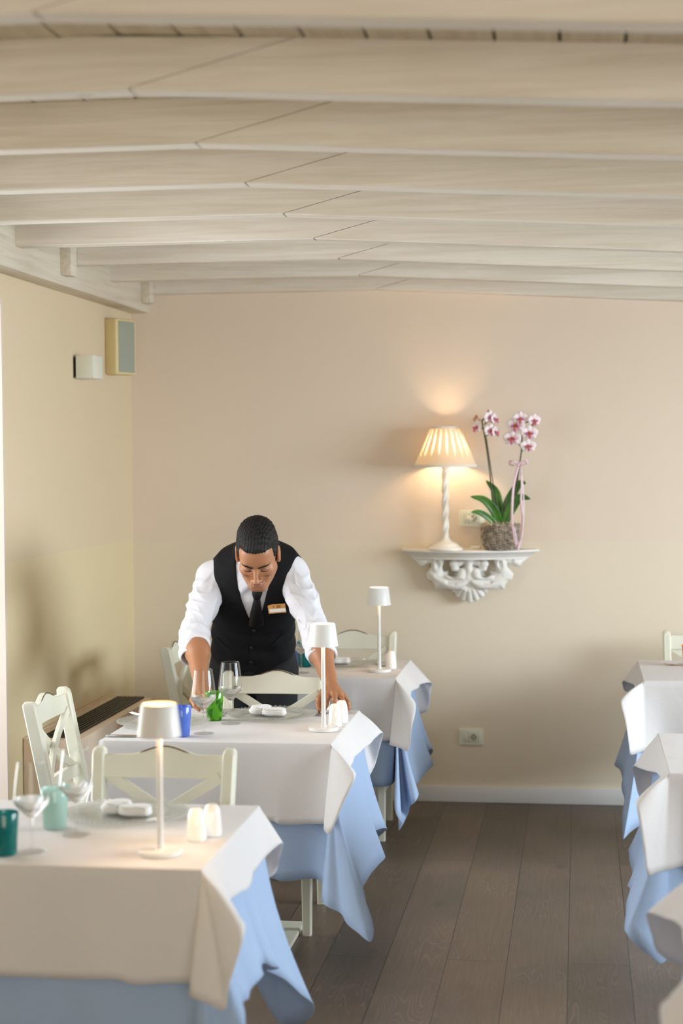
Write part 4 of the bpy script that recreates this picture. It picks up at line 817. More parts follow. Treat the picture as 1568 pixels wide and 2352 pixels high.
# central stem and shell of ribs
G.ell((0, -.045, 1.115), (.04, .04, .075), k=.02)
G.chain([A(0, 1.17, -.09), A(.0, 1.13, -.095), A(-.004, 1.09, -.085), A(-.002, 1.06, -.075)], [.018, .014, .016, .012], .01)
G.ell((0, -.030, 1.066), (.088, .030, .078), k=.006)
for i in range(11):
    a = math.radians(-90+(i-5)*17.5); L = .110-abs(i-5)*.0042
    p0 = (.012*math.cos(a), -.062, 1.086+.012*math.sin(a)); p1 = (L*.55*math.cos(a), -.074, 1.086+L*.55*math.sin(a)); p2 = (L*.95*math.cos(a), -.046, 1.086+L*.95*math.sin(a))
    G.chain([p0, p1, p2], [.007, .0120, .0150], .002)
for s in (-1, 1):
    # inner volutes
    G.chain([A(s*.02, 1.165, -.08), A(s*.045, 1.158, -.085), A(s*.068, 1.150, -.085), A(s*.070, 1.135, -.085), A(s*.056, 1.130, -.085)], [.012, .013, .017, .014, .012], .006)
    G.ell((s*.072, -.085, 1.156), (.022, .022, .02), k=.006)
    # acanthus swag from the stem outwards and up
    P = catmull([A(s*.012, 1.085, -.08), A(s*.05, 1.058, -.085), A(s*.10, 1.060, -.08), A(s*.145, 1.085, -.07), A(s*.172, 1.115, -.06)], 5)
    G.chain(P, list(np.linspace(.016, .022, len(P))), .012)
    P = catmull([A(s*.03, 1.12, -.09), A(s*.045, 1.085, -.095), A(s*.075, 1.075, -.095), A(s*.108, 1.095, -.09)], 5); G.chain(P, list(np.linspace(.018, .008, len(P))), .008)
    for q, (x, z, dx, dz) in enumerate(((.180, 1.112, .018, -.008), (.165, 1.098, .026, -.012), (.150, 1.058, .008, -.014), (.120, 1.052, .016, -.012), (.125, 1.10, -.016, .012))):
        G.chain([A(s*x, z, -.065), A(s*(x+dx), z+dz, -.058)], [.019, .011], .014)
    # outer legs of the bracket up to the shelf
    P = catmull([A(s*.158, 1.075, -.055), A(s*.150, 1.11, -.06), A(s*.155, 1.14, -.075), A(s*.142, 1.178, -.09)], 5); G.chain(P, [.022]*len(P), .01)
    G.chain([A(s*.158, 1.178, -.06), A(s*.158, 1.10, -.045)], [.02, .018], .01)
    # leaves under the ends of the shelf
    G.chain([A(s*.185, 1.172, -.07), A(s*.225, 1.163, -.06), A(s*.262, 1.178, -.045)], [.014, .019, .009], .008)
    G.chain([A(s*.215, 1.168, -.075), A(s*.235, 1.155, -.06)], [.012, .010], .006)
    # veins cut into the leaves
    for x0, z0, x1, z1 in ((.03, 1.075, .10, 1.072), (.07, 1.066, .155, 1.098), (.15, 1.12, .148, 1.165), (.2, 1.172, .245, 1.170)): G.cap(A(s*x0, z0, -.112), A(s*x1, z1, -.102), .011, .011, .006, 's')
V, Fc = G.mesh(); sdf_object('bracket', V, Fc, plaster, t, 1)

# ------------------------------------------------------------------ pleated bedside lamp on the console
lx, ly = -.6275, 8.035
t = thing('twist_lamp', 'white barley-twist table lamp with a lit pleated cream shade', 'lamp', (lx, ly, ZS+.0006))
wl = simple('white_lamp_wood', (244, 240, 232), .5)
MB().lathe([(0, 0), (.082, 0), (.083, .008), (.078, .014), (.066, .017), (.060, .026), (.048, .033), (.034, .037), (.024, .045), (.019, .055), (0, .055)], n=48).build('base', wl, t)
m = MB(); rings = []
for i in range(121):
    u = i/120; z = .052+u*.335; ring = []
    for k in range(28):
        a = 2*math.pi*k/28; r = .0150+.0030*math.cos(3*a-u*math.pi*2*5.0)*min(1, u*12, (1-u)*12); ring.append((r*math.cos(a), r*math.sin(a), z))
    rings.append(ring)
m.loft(rings); m.build('twist_column', wl, t, smooth=70)
MB().lathe([(0, .385), (.019, .385), (.021, .39), (.016, .4), (.012, .43), (0, .43)], n=24).build('socket', wl, t)
pleat = mat_shade('pleated_silk', (250, 242, 228), .55)
zb, zt = .396, .578
m = MB(); rings = []; n = 264
for i in range(13):
    u = i/12; r0 = .1445+(.0665-.1445)*u
    rings.append([((r0+.0016*math.cos(a*66))*math.cos(a), (r0+.0016*math.cos(a*66))*math.sin(a), zb+(zt-zb)*u) for a in [2*math.pi*k/n for k in range(n)]])
m.loft(rings, True, False); m.build('lamp_shade', pleat, t, smooth=60)
# gathered folds: second layer of cloth with long pointed openings, as gathered silk shows
m = MB()
for k in range(20):
    a = 2*math.pi*(k+.5)/20; w = 2*math.pi/20
    for side in (-1, 1):
        ring = []
        for i in range(9):
            u = i/8; r0 = .1475+(.0690-.1475)*u; gap = .30*math.sin(math.pi*min(max((u-.25)/.72, 0), 1)) ; e = a+side*w*.5*(gap if True else 0)
            e2 = a+side*w*.5
            ring.append(((r0*math.cos(e), r0*math.sin(e), zb+(zt-zb)*u), ((r0+.002)*math.cos(e2), (r0+.002)*math.sin(e2), zb+(zt-zb)*u)))
        m.add([p for q in ring for p in q], [(2*i, 2*i+1, 2*i+3, 2*i+2) for i in range(8)])
m.build('shade_folds', pleat, t, smooth=60)
trim = simple('shade_trim', (236, 230, 222), .8)
for r, z in ((.1465, zb+.002), (.068, zt)):
    MB().lathe([(r-.003, z-.006), (r+.002, z-.006), (r+.003, z), (r+.002, z+.006), (r-.003, z+.006)], n=72, closed=True).build('shade_trim', trim, t)
MB().lathe([(0, .43), (.012, .435), (.022, .455), (.024, .475), (.015, .497), (0, .503)], n=20).build('bulb', mat_emit('bulb_glow', (255, 206, 140), 60.0), t)
bl = bpy.data.lights.new('bulb_light', 'POINT'); bl.energy = 5.5; bl.color = (1.0, .76, .48); bl.shadow_soft_size = .03
blo = bpy.data.objects.new('bulb_light', bl); COL.objects.link(blo); blo.parent = t; blo.location = (0, 0, .478)
t['bulb'] = 'lit'

# ------------------------------------------------------------------ orchid in its basket
ox, oy = -.367, 8.03
t = thing('orchid', 'pink and white orchid in a grey wicker basket with a pink ribbon', 'plant', (ox, oy, ZS+.0006))
def wk():
    w = N('grey_wicker'); v = w.coord(); nz = w.n('ShaderNodeTexNoise', i_Scale=55, i_Detail=3.0); w.l(v, nz.inputs['Vector'])
    w.l(w.ramp(nz.outputs['Fac'], [(.3, S((112, 98, 84))), (.5, S((160, 146, 130))), (.72, S((206, 196, 182)))]), w.b.inputs['Base Color']); w.b.inputs['Roughness'].default_value = .8; return w.m
wick = wk()
m = MB(); rnd = random.Random(11)
def brad(z): return .068+.024*min(1, z/.06)**.7-.004*max(0, (z-.08)/.04)
nst = 22
for j in range(19):
    z = .005+j*.0061; ph = j % 2*math.pi; pts = []
    for k in range(nst*4+1):
        a = 2*math.pi*k/(nst*4); r = brad(z)+.0042*math.cos(a*nst/2*2/2*1.0*2/1*.5+ph)+rnd.uniform(-.0006, .0006); pts.append((r*math.cos(a), r*math.sin(a), z+rnd.uniform(-.0008, .0008)))
    m.tube(pts, .0030, 6)
m.build('weave', wick, t, smooth=70)
m = MB()
for k in range(nst):
    a = 2*math.pi*k/nst; m.tube([(brad(z)*math.cos(a), brad(z)*math.sin(a), z) for z in (.002, .03, .06, .09, .118)], .0028, 6)
m.lathe([(.0, .003), (.067, .003), (.067, .007), (0, .007)], n=30); m.lathe([(.060, .008), (.084, .062), (.082, .112), (.079, .112), (.080, .062), (.056, .008)], n=30, closed=True); m.build('basket', wick, t, smooth=70)
m = MB(); pts = []
for k in range(61):
    a = 2*math.pi*k/60; pts.append(((.0895+.002*math.sin(a*14))*math.cos(a), (.0895+.002*math.sin(a*14))*math.sin(a), .119+.002*math.cos(a*14)))
m.tube(pts, .0042, 7); m.build('rim', wick, t, smooth=70)
m = MB()
for k in range(190):                          # shredded filler on top
    a = rnd.uniform(0, 6.28); r = .075*rnd.random()**.5; x, y = r*math.cos(a), r*math.sin(a); z = .112+rnd.uniform(0, .018); b = rnd.uniform(0, 6.28); l = rnd.uniform(.008, .024)
    m.tube([(x, y, z), (x+l*.5*math.cos(b), y+l*.5*math.sin(b), z+rnd.uniform(.002, .012)), (x+l*math.cos(b), y+l*math.sin(b), z+rnd.uniform(-.004, .004))], .0016, 4, flat=.4)
m.lathe([(0, .1), (.08, .1), (.078, .112), (0, .118)], n=24)
fl = m.build('shredded_filler', simple('filler', (226, 218, 198), .8), t, smooth=70); fl['kind'] = 'stuff'
leafm = N('orchid_leaf'); v = leafm.coord(); nz = leafm.n('ShaderNodeTexNoise', i_Scale=14, i_Detail=3.0); leafm.l(v, nz.inputs['Vector'])
leafm.l(leafm.ramp(nz.outputs['Fac'], [(.35, S((44, 92, 30))), (.7, S((84, 138, 44)))]), leafm.b.inputs['Base Color']); leafm.b.inputs['Roughness'].default_value = .35
def to(p): return (p[0]-ox, p[1]-oy, p[2]-ZS)
def leaf(pts, w):
    P = catmull([to(p) for p in pts], 6); n = len(P); m = MB(); vs = []
    for i, p in enumerate(P):
        u = i/(n-1); a = P[min(i+1, n-1)]-P[max(i-1, 0)]; a = a/np.linalg.norm(a)
        side = np.cross(a, (0, -1, 0.25)); side /= np.linalg.norm(side); nr = np.cross(side, a)
        ww = w*(math.sin(math.pi*(.12+.88*u)**.75)**.7 if u < 1 else 0)*.5+.0012
        vs += [tuple(p-side*ww+nr*ww*.30), tuple(p-side*ww*.5+nr*ww*.06), tuple(p-nr*ww*.05), tuple(p+side*ww*.5+nr*ww*.06), tuple(p+side*ww+nr*ww*.30)]
    m.add(vs, [(i*5+k, i*5+k+1, i*5+k+6, i*5+k+5) for i in range(n-1) for k in range(4)])
    return m.build('leaf', leafm.m, t, smooth=70, solid=.002, merge=0)
leaf([(-.370, 8.02, 1.345), (-.397, 7.995, 1.413), (-.444, 7.98, 1.462), (-.503, 7.965, 1.478)], .04)
leaf([(-.364, 8.03, 1.345), (-.380, 8.03, 1.43), (-.392, 8.03, 1.50), (-.434, 8.02, 1.552)], .046)
leaf([(-.358, 8.03, 1.345), (-.341, 8.03, 1.420), (-.308, 8.03, 1.490), (-.272, 8.02, 1.540), (-.248, 8.01, 1.537)], .042)
leaf([(-.352, 8.02, 1.345), (-.312, 8.01, 1.425), (-.272, 7.99, 1.472), (-.226, 7.97, 1.466)], .044)
leaf([(-.385, 8.01, 1.345), (-.435, 7.98, 1.388), (-.470, 7.965, 1.405), (-.500, 7.955, 1.405)], .026)
stemm = simple('orchid_stem', (66, 74, 38), .5); stake = simple('support_stick', (58, 52, 34), .7)
ST1 = [(-.385, 8.02, 1.345), (-.404, 8.015, 1.458), (-.417, 8.01, 1.599), (-.436, 8.0, 1.745), (-.449, 7.985, 1.826), (-.446, 7.975, 1.838), (-.43, 7.97, 1.842)]
ST2 = [(-.345, 8.02, 1.345), (-.298, 8.015, 1.476), (-.281, 8.01, 1.599), (-.267, 8.0, 1.692), (-.261, 7.99, 1.785), (-.25, 7.98, 1.82), (-.225, 7.975, 1.826)]
for P in (ST1, ST2):
    m = MB(); m.tube(catmull([to(p) for p in P], 8), .0032, 8); m.build('flower_stem', stemm, t)
    m = MB(); a, b = to(P[0]), to(P[3]); m.tube([(a[0]+.012, a[1], a[2]), (b[0]+.004, b[1]+.004, b[2]+.01)], .0022, 6); m.build('support_stick', stake, t)
petal = N('orchid_petal'); v = petal.coord(); gr = petal.n('ShaderNodeTexGradient', gradient_type='SPHERICAL'); mp = petal.n('ShaderNodeMapping'); mp.inputs['Scale'].default_value = (44, 44, 44); petal.l(v, mp.inputs['Vector']); petal.l(mp.outputs[0], gr.inputs['Vector'])
petal.l(petal.ramp(gr.outputs['Fac'], [(0, S((250, 240, 244))), (.6, S((247, 232, 241))), (.95, S((216, 156, 204)))]), petal.b.inputs['Base Color']); petal.b.inputs['Roughness'].default_value = .6
lip = simple('orchid_lip', (206, 110, 150), .5); lip2 = simple('orchid_throat', (206, 110, 44), .5); bud = simple('orchid_bud', (196, 150, 110), .6)
def flower(p, yaw, pitch, sc, stem_to):
    o = thing('flower', None, None, to(p)); o.parent = t
    o.rotation_euler = (pitch, 0, yaw); o.scale = (sc*1.18, sc*1.18, sc*1.18)
    m = MB()
    for ang, L, W in ((90, .030, .020), (215, .028, .018), (325, .028, .018), (12, .031, .036), (168, .031, .036)):
        a = math.radians(ang); ca, sa = math.cos(a), math.sin(a); vs = [(0, 0, 0)]; fs = []
        nu, nv = 6, 7
        for i in range(1, nu+1):
            u = i/nu
            for k in range(nv):
                q = -1+2*k/(nv-1); ww = W*.5*(math.sin(math.pi*min(1, .12+.80*u))**.6); x = L*u*(1-.10*q*q*u); y = ww*q
                vs.append((ca*x-sa*y, -.006*math.sin(u*2.2)+.004*q*q-.002*u, sa*x+ca*y))
        for k in range(nv-1): fs.append((0, 1+k, 2+k))
        for i in range(nu-1):
            for k in range(nv-1): b = 1+i*nv+k; fs.append((b, b+1, b+nv+1, b+nv))
        m.add(vs, fs)
    m.build('petals', petal.m, o, smooth=80, solid=.0008)
    m = MB(); m.tube([(0, -.003, -.002), (0, -.012, -.007), (0, -.016, -.015), (0, -.013, -.021)], [.0025, .005, .0055, .0012], 8); m.tube([(-.004, -.005, -.003), (-.011, -.012, -.002), (-.009, -.016, .003)], [.003, .004, .001], 8); m.tube([(.004, -.005, -.003), (.011, -.012, -.002), (.009, -.016, .003)], [.003, .004, .001], 8); m.build('lip', lip, o, smooth=70)
    m = MB(); m.tube([(0, 0, .003), (0, -.008, .002), (0, -.011, -.001)], [.0035, .0035, .001], 8); m.tube([(0, -.010, -.006), (0, -.0185, -.008)], [.0045, .003], 8); m.build('column', lip2, o, smooth=70)
    m = MB(); a = Vector(to(p)); b = Vector(to(stem_to)); m.tube([b, b*.5+a*.5+Vector((0, .008, .006)), a+Vector((0, .004, 0))], [.0019, .0016, .0014], 6); m.build('flower_stalk', stemm, t)
flower((-.414, 7.965, 1.848), .75, .1, 1.05, (-.44, 7.98, 1.812)); flower((-.392, 7.97, 1.838), 1.0, -.2, .9, (-.44, 7.98, 1.812))
flower((-.470, 7.965, 1.802), -.95, 0, 1.0, (-.443, 7.99, 1.790)); flower((-.410, 7.965, 1.786), .5, .1, 1.0, (-.438, 7.995, 1.755)); flower((-.390, 7.97, 1.778), 1.1, -.1, .9, (-.438, 7.995, 1.755))
flower((-.290, 7.96, 1.810), -.25, .1, 1.25, (-.262, 7.985, 1.785)); flower((-.271, 7.955, 1.842), .1, .25, 1.0, (-.25, 7.98, 1.82)); flower((-.208, 7.96, 1.832), .55, .1, .95, (-.23, 7.975, 1.826))
flower((-.230, 7.96, 1.773), .2, 0, 1.15, (-.262, 7.99, 1.765)); flower((-.308, 7.96, 1.748), -.15, 0, 1.2, (-.267, 7.995, 1.705)); flower((-.235, 7.96, 1.712), .2, -.05, 1.05, (-.266, 7.995, 1.685))
for p, st in (((-.476, 7.965, 1.850), (-.449, 7.98, 1.832)), ((-.484, 7.965, 1.838), (-.449, 7.98, 1.832)), ((-.213, 7.96, 1.812), (-.228, 7.975, 1.824)), ((-.418, 7.965, 1.872), (-.436, 7.97, 1.842))):
    m = MB(); q = Vector(to(p)); m.lathe([(0, -.009), (.006, -.005), (.0075, .001), (.005, .008), (0, .011)], q, 12); m.tube([to(st), q], .0014, 5); m.build('bud', bud, t, smooth=70)
rib = simple('pink_ribbon', (244, 210, 224), .5); rib2 = simple('pale_ribbon', (240, 226, 236), .45)
def strip(P, w, mat, name):
    P = catmull(P, 10); m = MB(); vs = []
    for i, p in enumerate(P):
        a = P[min(i+1, len(P)-1)]-P[max(i-1, 0)]; a /= np.linalg.norm(a); tw = .5*math.sin(i*.13); s = np.array([math.cos(tw), math.sin(tw), 0]); s -= a*(s @ a); s /= np.linalg.norm(s); vs += [tuple(p-s*w/2), tuple(p+s*w/2)]
    m.add(vs, [(2*i, 2*i+1, 2*i+3, 2*i+2) for i in range(len(P)-1)]); return m.build(name, mat, t, smooth=80, solid=.0005, merge=0)
strip([to(p) for p in ((-.281, 7.985, 1.622), (-.300, 7.95, 1.54), (-.307, 7.925, 1.458), (-.309, 7.92, 1.363), (-.300, 7.92, 1.29), (-.288, 7.925, 1.243))], .0115, rib, 'ribbon_tail')
strip([to(p) for p in ((-.272, 7.985, 1.612), (-.265, 7.955, 1.54), (-.267, 7.93, 1.457), (-.262, 7.925, 1.38), (-.268, 7.925, 1.30), (-.282, 7.915, 1.2285))], .0095, rib, 'ribbon_tail')
strip([to(p) for p in ((-.270, 7.98, 1.615), (-.257, 7.95, 1.50), (-.256, 7.925, 1.40), (-.262, 7.92, 1.30), (-.277, 7.92, 1.245), (-.30, 7.925, 1.34))], .006, rib2, 'ribbon_tail')
for s in (-1, 1): strip([to((-.281+s*x, 7.985-y, 1.625+z)) for x, y, z in ((0, 0, 0), (.018, .012, .016), (.036, .008, .020), (.04, .002, .006), (.02, .008, -.002), (0, .004, 0))], .012, rib, 'ribbon_bow')
m = MB(); m.lathe([(0, -.006), (.007, -.003), (.007, .003), (0, .006)], to((-.281, 7.98, 1.625)), 10); m.build('ribbon_knot', rib, t)
# ------------------------------------------------------------------ the waiter
WT = thing('person', 'waiter in black vest and tie bending over the middle table, hands on the cloth', 'person', (-1.29, 6.72, 0))
WO = (-1.29, 6.72, 0)
def at(x, y, f=FPX): pass
PP = np.array([-1.305, 6.72, .90]); NBK = np.array([-1.235, 6.43, 1.275])
UY = np.array([0, NBK[1]-PP[1], NBK[2]-PP[2]]); LT = float(np.linalg.norm(UY)); UY = UY/LT; NF = np.array([0, UY[1]*0-UY[2], UY[1]])   # NF points out of the chest
NF = NF/np.linalg.norm(NF)
XSH = NBK[0]-PP[0]
TS = [-.42, -.2, 0, .2, .4, .6, .78, .92, 1.02, 1.10, 1.18]
TA = [.150, .168, .166, .158, .158, .168, .180, .178, .145, .085, .06]
TB = [.100, .118, .112, .103, .104, .112, .116, .104, .086, .066, .055]
TC = [.00, .000, .004, .006, .006, .008, .004, -.004, -.012, -.012, -.006]        # offset of the section centre along the chest normal
def torso_xyz(a, s, d): return PP+UY*(s*LT)+NF*d+np.array([a+XSH*s, 0, 0])
def torso_field(X, Y, Z, grow=0.0, power=2.4):
    s = ((Y-PP[1])*UY[1]+(Z-PP[2])*UY[2])/LT; d = (Y-PP[1])*NF[1]+(Z-PP[2])*NF[2]; a = X-PP[0]-XSH*s
    A = np.interp(s, TS, TA)+grow; B = np.interp(s, TS, TB)+grow; c = np.interp(s, TS, TC)
    q = (np.abs(a/A)**power+np.abs((d-c)/B)**power)**(1/power)
    f = (q-1)*np.minimum(A, B)*.95
    e = np.maximum(s-TS[-1], TS[0]-s)*LT-grow
    return np.maximum(f, e), a+0*s, s+0*a, d+0*a
def W(*p): return np.array(p, float)
SHL, SHR = W(-1.420, 6.465, 1.208), W(-1.094, 6.458, 1.222)
EL, ER = W(-1.449, 6.315, .998), W(-.986, 6.315, 1.000)
WRL, WRR = W(-1.376, 6.065, .846), W(-.894, 6.080, .838)
CFL = (W(-1.455, 6.325, 1.012), W(-1.434, 6.222, .918)); CFR = (W(-.988, 6.325, 1.012), W(-.947, 6.222, .926))
# head frame: x to image right, f out of the face, z to the crown
HO = W(-1.193, 6.245, 1.309); pit, psi = math.radians(40), math.radians(5)
hx = W(math.cos(psi), math.sin(psi), 0)
f0 = W(0, -math.cos(pit), -math.sin(pit)); z0_ = W(0, -math.sin(pit), math.cos(pit))
rotz = np.array([[math.cos(psi), -math.sin(psi), 0], [math.sin(psi), math.cos(psi), 0], [0, 0, 1]])
HX, HF, HZ = rotz @ W(1, 0, 0), rotz @ f0, rotz @ z0_
HR = np.stack([HX, HF, HZ], 1)
def h(x, f, z): return HO+HX*x+HF*f+HZ*z
def hl(V): return (V-HO) @ HR

def fingers(G, k=.006):
    # image-right hand, resting on its fingertips
    w = WRR
    mc = {'i': W(-.896, 6.032, .818), 'm': W(-.876, 6.026, .821), 'r': W(-.858, 6.030, .817), 'p': W(-.844, 6.042, .808)}
    for q, r in (('i', .0135), ('m', .014), ('r', .0135), ('p', .0125)): G.cap(w+(mc[q]-w)*.15, mc[q], .019, r, .012)
    G.chain([mc['i'], W(-.897, 5.996, .805), W(-.899, 5.986, .784), W(-.905, 5.990, .769)], [.0115, .0098, .0085, .0074], k)
    G.chain([mc['m'], W(-.867, 5.982, .803), W(-.864, 5.977, .780), W(-.868, 5.984, .7625)], [.0120, .0102, .0088, .0076], k)
    G.chain([mc['r'], W(-.839, 5.988, .797), W(-.834, 5.983, .777), W(-.841, 5.988, .7622)], [.0116, .0098, .0085, .0074], k)
    G.chain([mc['p'], W(-.823, 6.008, .790), W(-.819, 6.000, .774), W(-.827, 6.000, .7612)], [.0104, .0086, .0075, .0066], k)
    G.chain([w+W(-.010, -.012, -.008), W(-.916, 6.045, .820), W(-.928, 6.018, .800), W(-.929, 6.002, .780), W(-.925, 5.990, .7665)], [.018, .0155, .0122, .0108, .0085], .009)
    # image-left hand, fingers curled beside the green tumbler
    w = WRL
    mc = {'p': W(-1.392, 6.030, .812), 'r': W(-1.380, 6.020, .820), 'm': W(-1.365, 6.016, .823), 'i': W(-1.350, 6.020, .822)}
    for q, r in (('i', .0135), ('m', .014), ('r', .0135), ('p', .0125)): G.cap(w+(mc[q]-w)*.15, mc[q], .019, r, .012)
    G.chain([mc['p'], W(-1.390, 5.990, .796), W(-1.375, 5.973, .776), W(-1.359, 5.966, .7630)], [.0104, .0092, .0082, .0070], k)
    G.chain([mc['r'], W(-1.370, 5.976, .804), W(-1.356, 5.962, .785), W(-1.342, 5.956, .769)], [.0112, .0098, .0086, .0074], k)
    G.chain([mc['m'], W(-1.352, 5.972, .808), W(-1.338, 5.957, .790), W(-1.326, 5.950, .773)], [.0116, .0100, .0088, .0076], k)
    G.chain([mc['i'], W(-1.335, 5.980, .809), W(-1.322, 5.962, .793), W(-1.311, 5.953, .778)], [.0112, .0098, .0085, .0074], k)
    G.chain([w+W(.012, -.010, -.004), W(-1.346, 6.040, .826), W(-1.328, 6.022, .810), W(-1.316, 6.002, .797)], [.018, .0150, .0118, .0086], .009)

B = SDF(axis((-1.51, -1.43, .006), (-1.43, -1.29, .003), (-1.29, -1.09, .002), (-1.09, -.97, .006), (-.97, -.80, .003)),
        axis((5.92, 6.11, .003), (6.11, 6.37, .0022), (6.37, 6.98, .010)), axis((.0, .73, .012), (.73, .88, .003), (.88, 1.17, .006), (1.17, 1.45, .0022)))
sl, X, Y, Z = B.sub(W(-1.5, 6.3, .75), W(-1.03, 6.95, 1.4), 0)
tf, _, ts, _ = torso_field(X, Y, Z, -.012); B.put(sl, np.maximum(tf, (ts-1.06)*LT), .01)
for hip, kn, an, toe in ((W(-1.40, 6.76, .86), W(-1.41, 6.70, .48), W(-1.41, 6.78, .08), W(-1.43, 6.64, .04)), (W(-1.21, 6.76, .86), W(-1.20, 6.70, .48), W(-1.20, 6.78, .08), W(-1.18, 6.64, .04))):
    B.chain([hip-W(0, 0, .06), kn, an], [.066, .050, .036], .03); B.cap(an-W(0, 0, .02), toe, .034, .024, .02)
for sh, e, w in ((SHL, EL, WRL), (SHR, ER, WRR)):
    B.cap(sh, e, .050, .041, .03); B.cap(e, e+(w-e)*.35, .041, .0425, .02); B.cap(e+(w-e)*.35, w, .0425, .0265, .03)
fingers(B)
# neck and head
B.cap(NBK+W(.0, .01, -.01), h(0, -.035, -.05), .060, .056, .03)
B.ell(h(0, -.022, .035), (.0735, .092, .083), HR, .01)                # cranium
B.ell(h(0, .020, -.030), (.0625, .066, .088), HR, .03)                # face
B.cap(h(-.047, .005, -.062), h(-.020, .058, -.100), .020, .018, .03); B.cap(h(.047, .005, -.062), h(.020, .058, -.100), .020, .018, .03)   # jaw
B.cap(h(-.012, .071, -.101), h(.012, .071, -.101), .0165, k=.02)      # chin
B.cap(h(-.030, .071, .024), h(.030, .071, .024), .0155, k=.02)        # brow ridge
B.ell(h(0, .050, .055), (.055, .038, .040), HR, .03)                  # forehead
for s in (-1, 1):
    B.ell(h(s*.044, .052, -.026), (.021, .022, .020), HR, .02)        # cheekbone
    B.ell(h(s*.031, .094, -.003), (.0155, .016, .0105), HR, .012, 's')  # socket
    B.ell(h(s*.0315, .0705, -.0035), (.0145, .0135, .0125), HR, .004)  # lowered lid over the eyeball
    B.cap(h(s*.020, .0805, .0145), h(s*.044, .072, .0175), .0062, .005, .008)
    B.ell(h(s*.0785, -.012, -.004), (.0075, .021, .035), HR, .004)    # ear
    B.ell(h(s*.0885, -.006, .002), (.0065, .011, .020), HR, .004, 's')
    B.cap(h(s*.077, -.004, -.030), h(s*.076, -.004, -.034), .0075, k=.005)
    B.ell(h(s*.030, .078, -.055), (.014, .010, .014), HR, .014, 's')   # hollow beside the mouth
# nose
B.cap(h(0, .083, .006), h(0, .109, -.036), .0080, .0098, .010); B.ell(h(0, .110, -.038), (.0105, .0095, .0085), HR, .006)
for s in (-1, 1): B.ell(h(s*.0135, .098, -.042), (.0080, .0095, .0072), HR, .006)
for s in (-1, 1): B.ell(h(s*.0065, .105, -.0495), (.0036, .0055, .0030), HR, .002, 's')
B.cap(h(0, .094, -.048), h(0, .091, -.058), .0060, .0065, .008)
# lips
B.chain([h(-.023, .079, -.0725), h(-.010, .0905, -.0645), h(0, .0915, -.0660), h(.010, .0905, -.0645), h(.023, .079, -.0725)], [.0030, .0050, .0050, .0050, .0030], .004)
B.chain([h(-.021, .079, -.0732), h(-.009, .0895, -.0755), h(.009, .0895, -.0755), h(.021, .079, -.0732)], [.0030, .0062, .0062, .0030], .004)
B.chain([h(-.024, .0835, -.0728), h(0, .0985, -.0702), h(.024, .0835, -.0728)], [.0012, .0016, .0012], .003, 's')
V, Fc = B.mesh(); del B
skin = N('skin'); at_ = skin.n('ShaderNodeAttribute', attribute_name='tint'); cs = skin.coord(); nz = skin.n('ShaderNodeTexNoise', i_Scale=60, i_Detail=4.0); skin.l(cs, nz.inputs['Vector'])
skin.l(skin.mix(nz.outputs['Fac'], at_.outputs['Color'], skin.mix(1.0, at_.outputs['Color'], (.88, .86, .84, 1), 'MULTIPLY')), skin.b.inputs['Base Color'])
skin.b.inputs['Roughness'].default_value = .45; skin.b.inputs['Subsurface Weight'].default_value = .12; skin.b.inputs['Subsurface Radius'].default_value = (.012, .005, .003); skin.b.inputs['Subsurface Scale'].default_value = .6
n3 = skin.n('ShaderNodeTexNoise', i_Scale=420, i_Detail=2.0); skin.l(cs, n3.inputs['Vector']); skin.bump(n3.outputs['Fac'], .08, .001)
body = sdf_object('body', V, Fc, skin.m, WT, 1, origin=WO)
L_ = hl(V); base = np.array(S((178, 124, 90))[:3]); tint = np.tile(base, (len(V), 1))
def blot(c, r, col, amt):
    global tint
    d = np.sqrt((((L_-np.array(c))/np.array(r))**2).sum(1)); w = np.clip(1.25-d, 0, 1)[:, None]*amt; w = np.minimum(w, amt)
    tint = tint*(1-w)+np.array(S(col)[:3])*w
blot((0, .082, -.085), (.040, .035, .030), (120, 84, 64), .55)       # shaved chin
blot((0, .092, -.0565), (.024, .020, .006), (112, 78, 60), .6)       # stubble on the upper lip
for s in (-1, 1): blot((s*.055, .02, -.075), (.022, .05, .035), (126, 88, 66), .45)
blot((0, .092, -.0655), (.021, .014, .0045), (158, 98, 84), .85); blot((0, .092, -.0752), (.019, .014, .0050), (176, 112, 96), .85)
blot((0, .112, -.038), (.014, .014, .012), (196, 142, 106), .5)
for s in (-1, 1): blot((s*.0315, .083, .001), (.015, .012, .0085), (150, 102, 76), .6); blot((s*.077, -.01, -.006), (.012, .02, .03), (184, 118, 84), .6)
tint = np.concatenate([tint, np.ones((len(V), 1))], 1).astype(np.float32)
ca = body.data.attributes.new('tint', 'FLOAT_COLOR', 'POINT'); ca.data.foreach_set('color', tint.ravel())
def wl_(P): return [tuple(np.array(p)-np.array(WO)) for p in P]
black_hair = N('black_hair'); cs = black_hair.coord(); mp = black_hair.n('ShaderNodeMapping'); mp.inputs['Scale'].default_value = (420, 70, 120); black_hair.l(cs, mp.inputs['Vector'])
nz = black_hair.n('ShaderNodeTexNoise', i_Scale=1.0, i_Detail=4.0); black_hair.l(mp.outputs[0], nz.inputs['Vector']); black_hair.l(black_hair.ramp(nz.outputs['Fac'], [(.35, S((8, 8, 9))), (.7, S((30, 28, 29)))]), black_hair.b.inputs['Base Color'])
black_hair.b.inputs['Roughness'].default_value = .55; black_hair.b.inputs['Specular IOR Level'].default_value = .3; black_hair.bump(nz.outputs['Fac'], .8, .004)
brow = simple('eyebrow_hair', (22, 18, 17), .7, bump=.4, bscale=500)
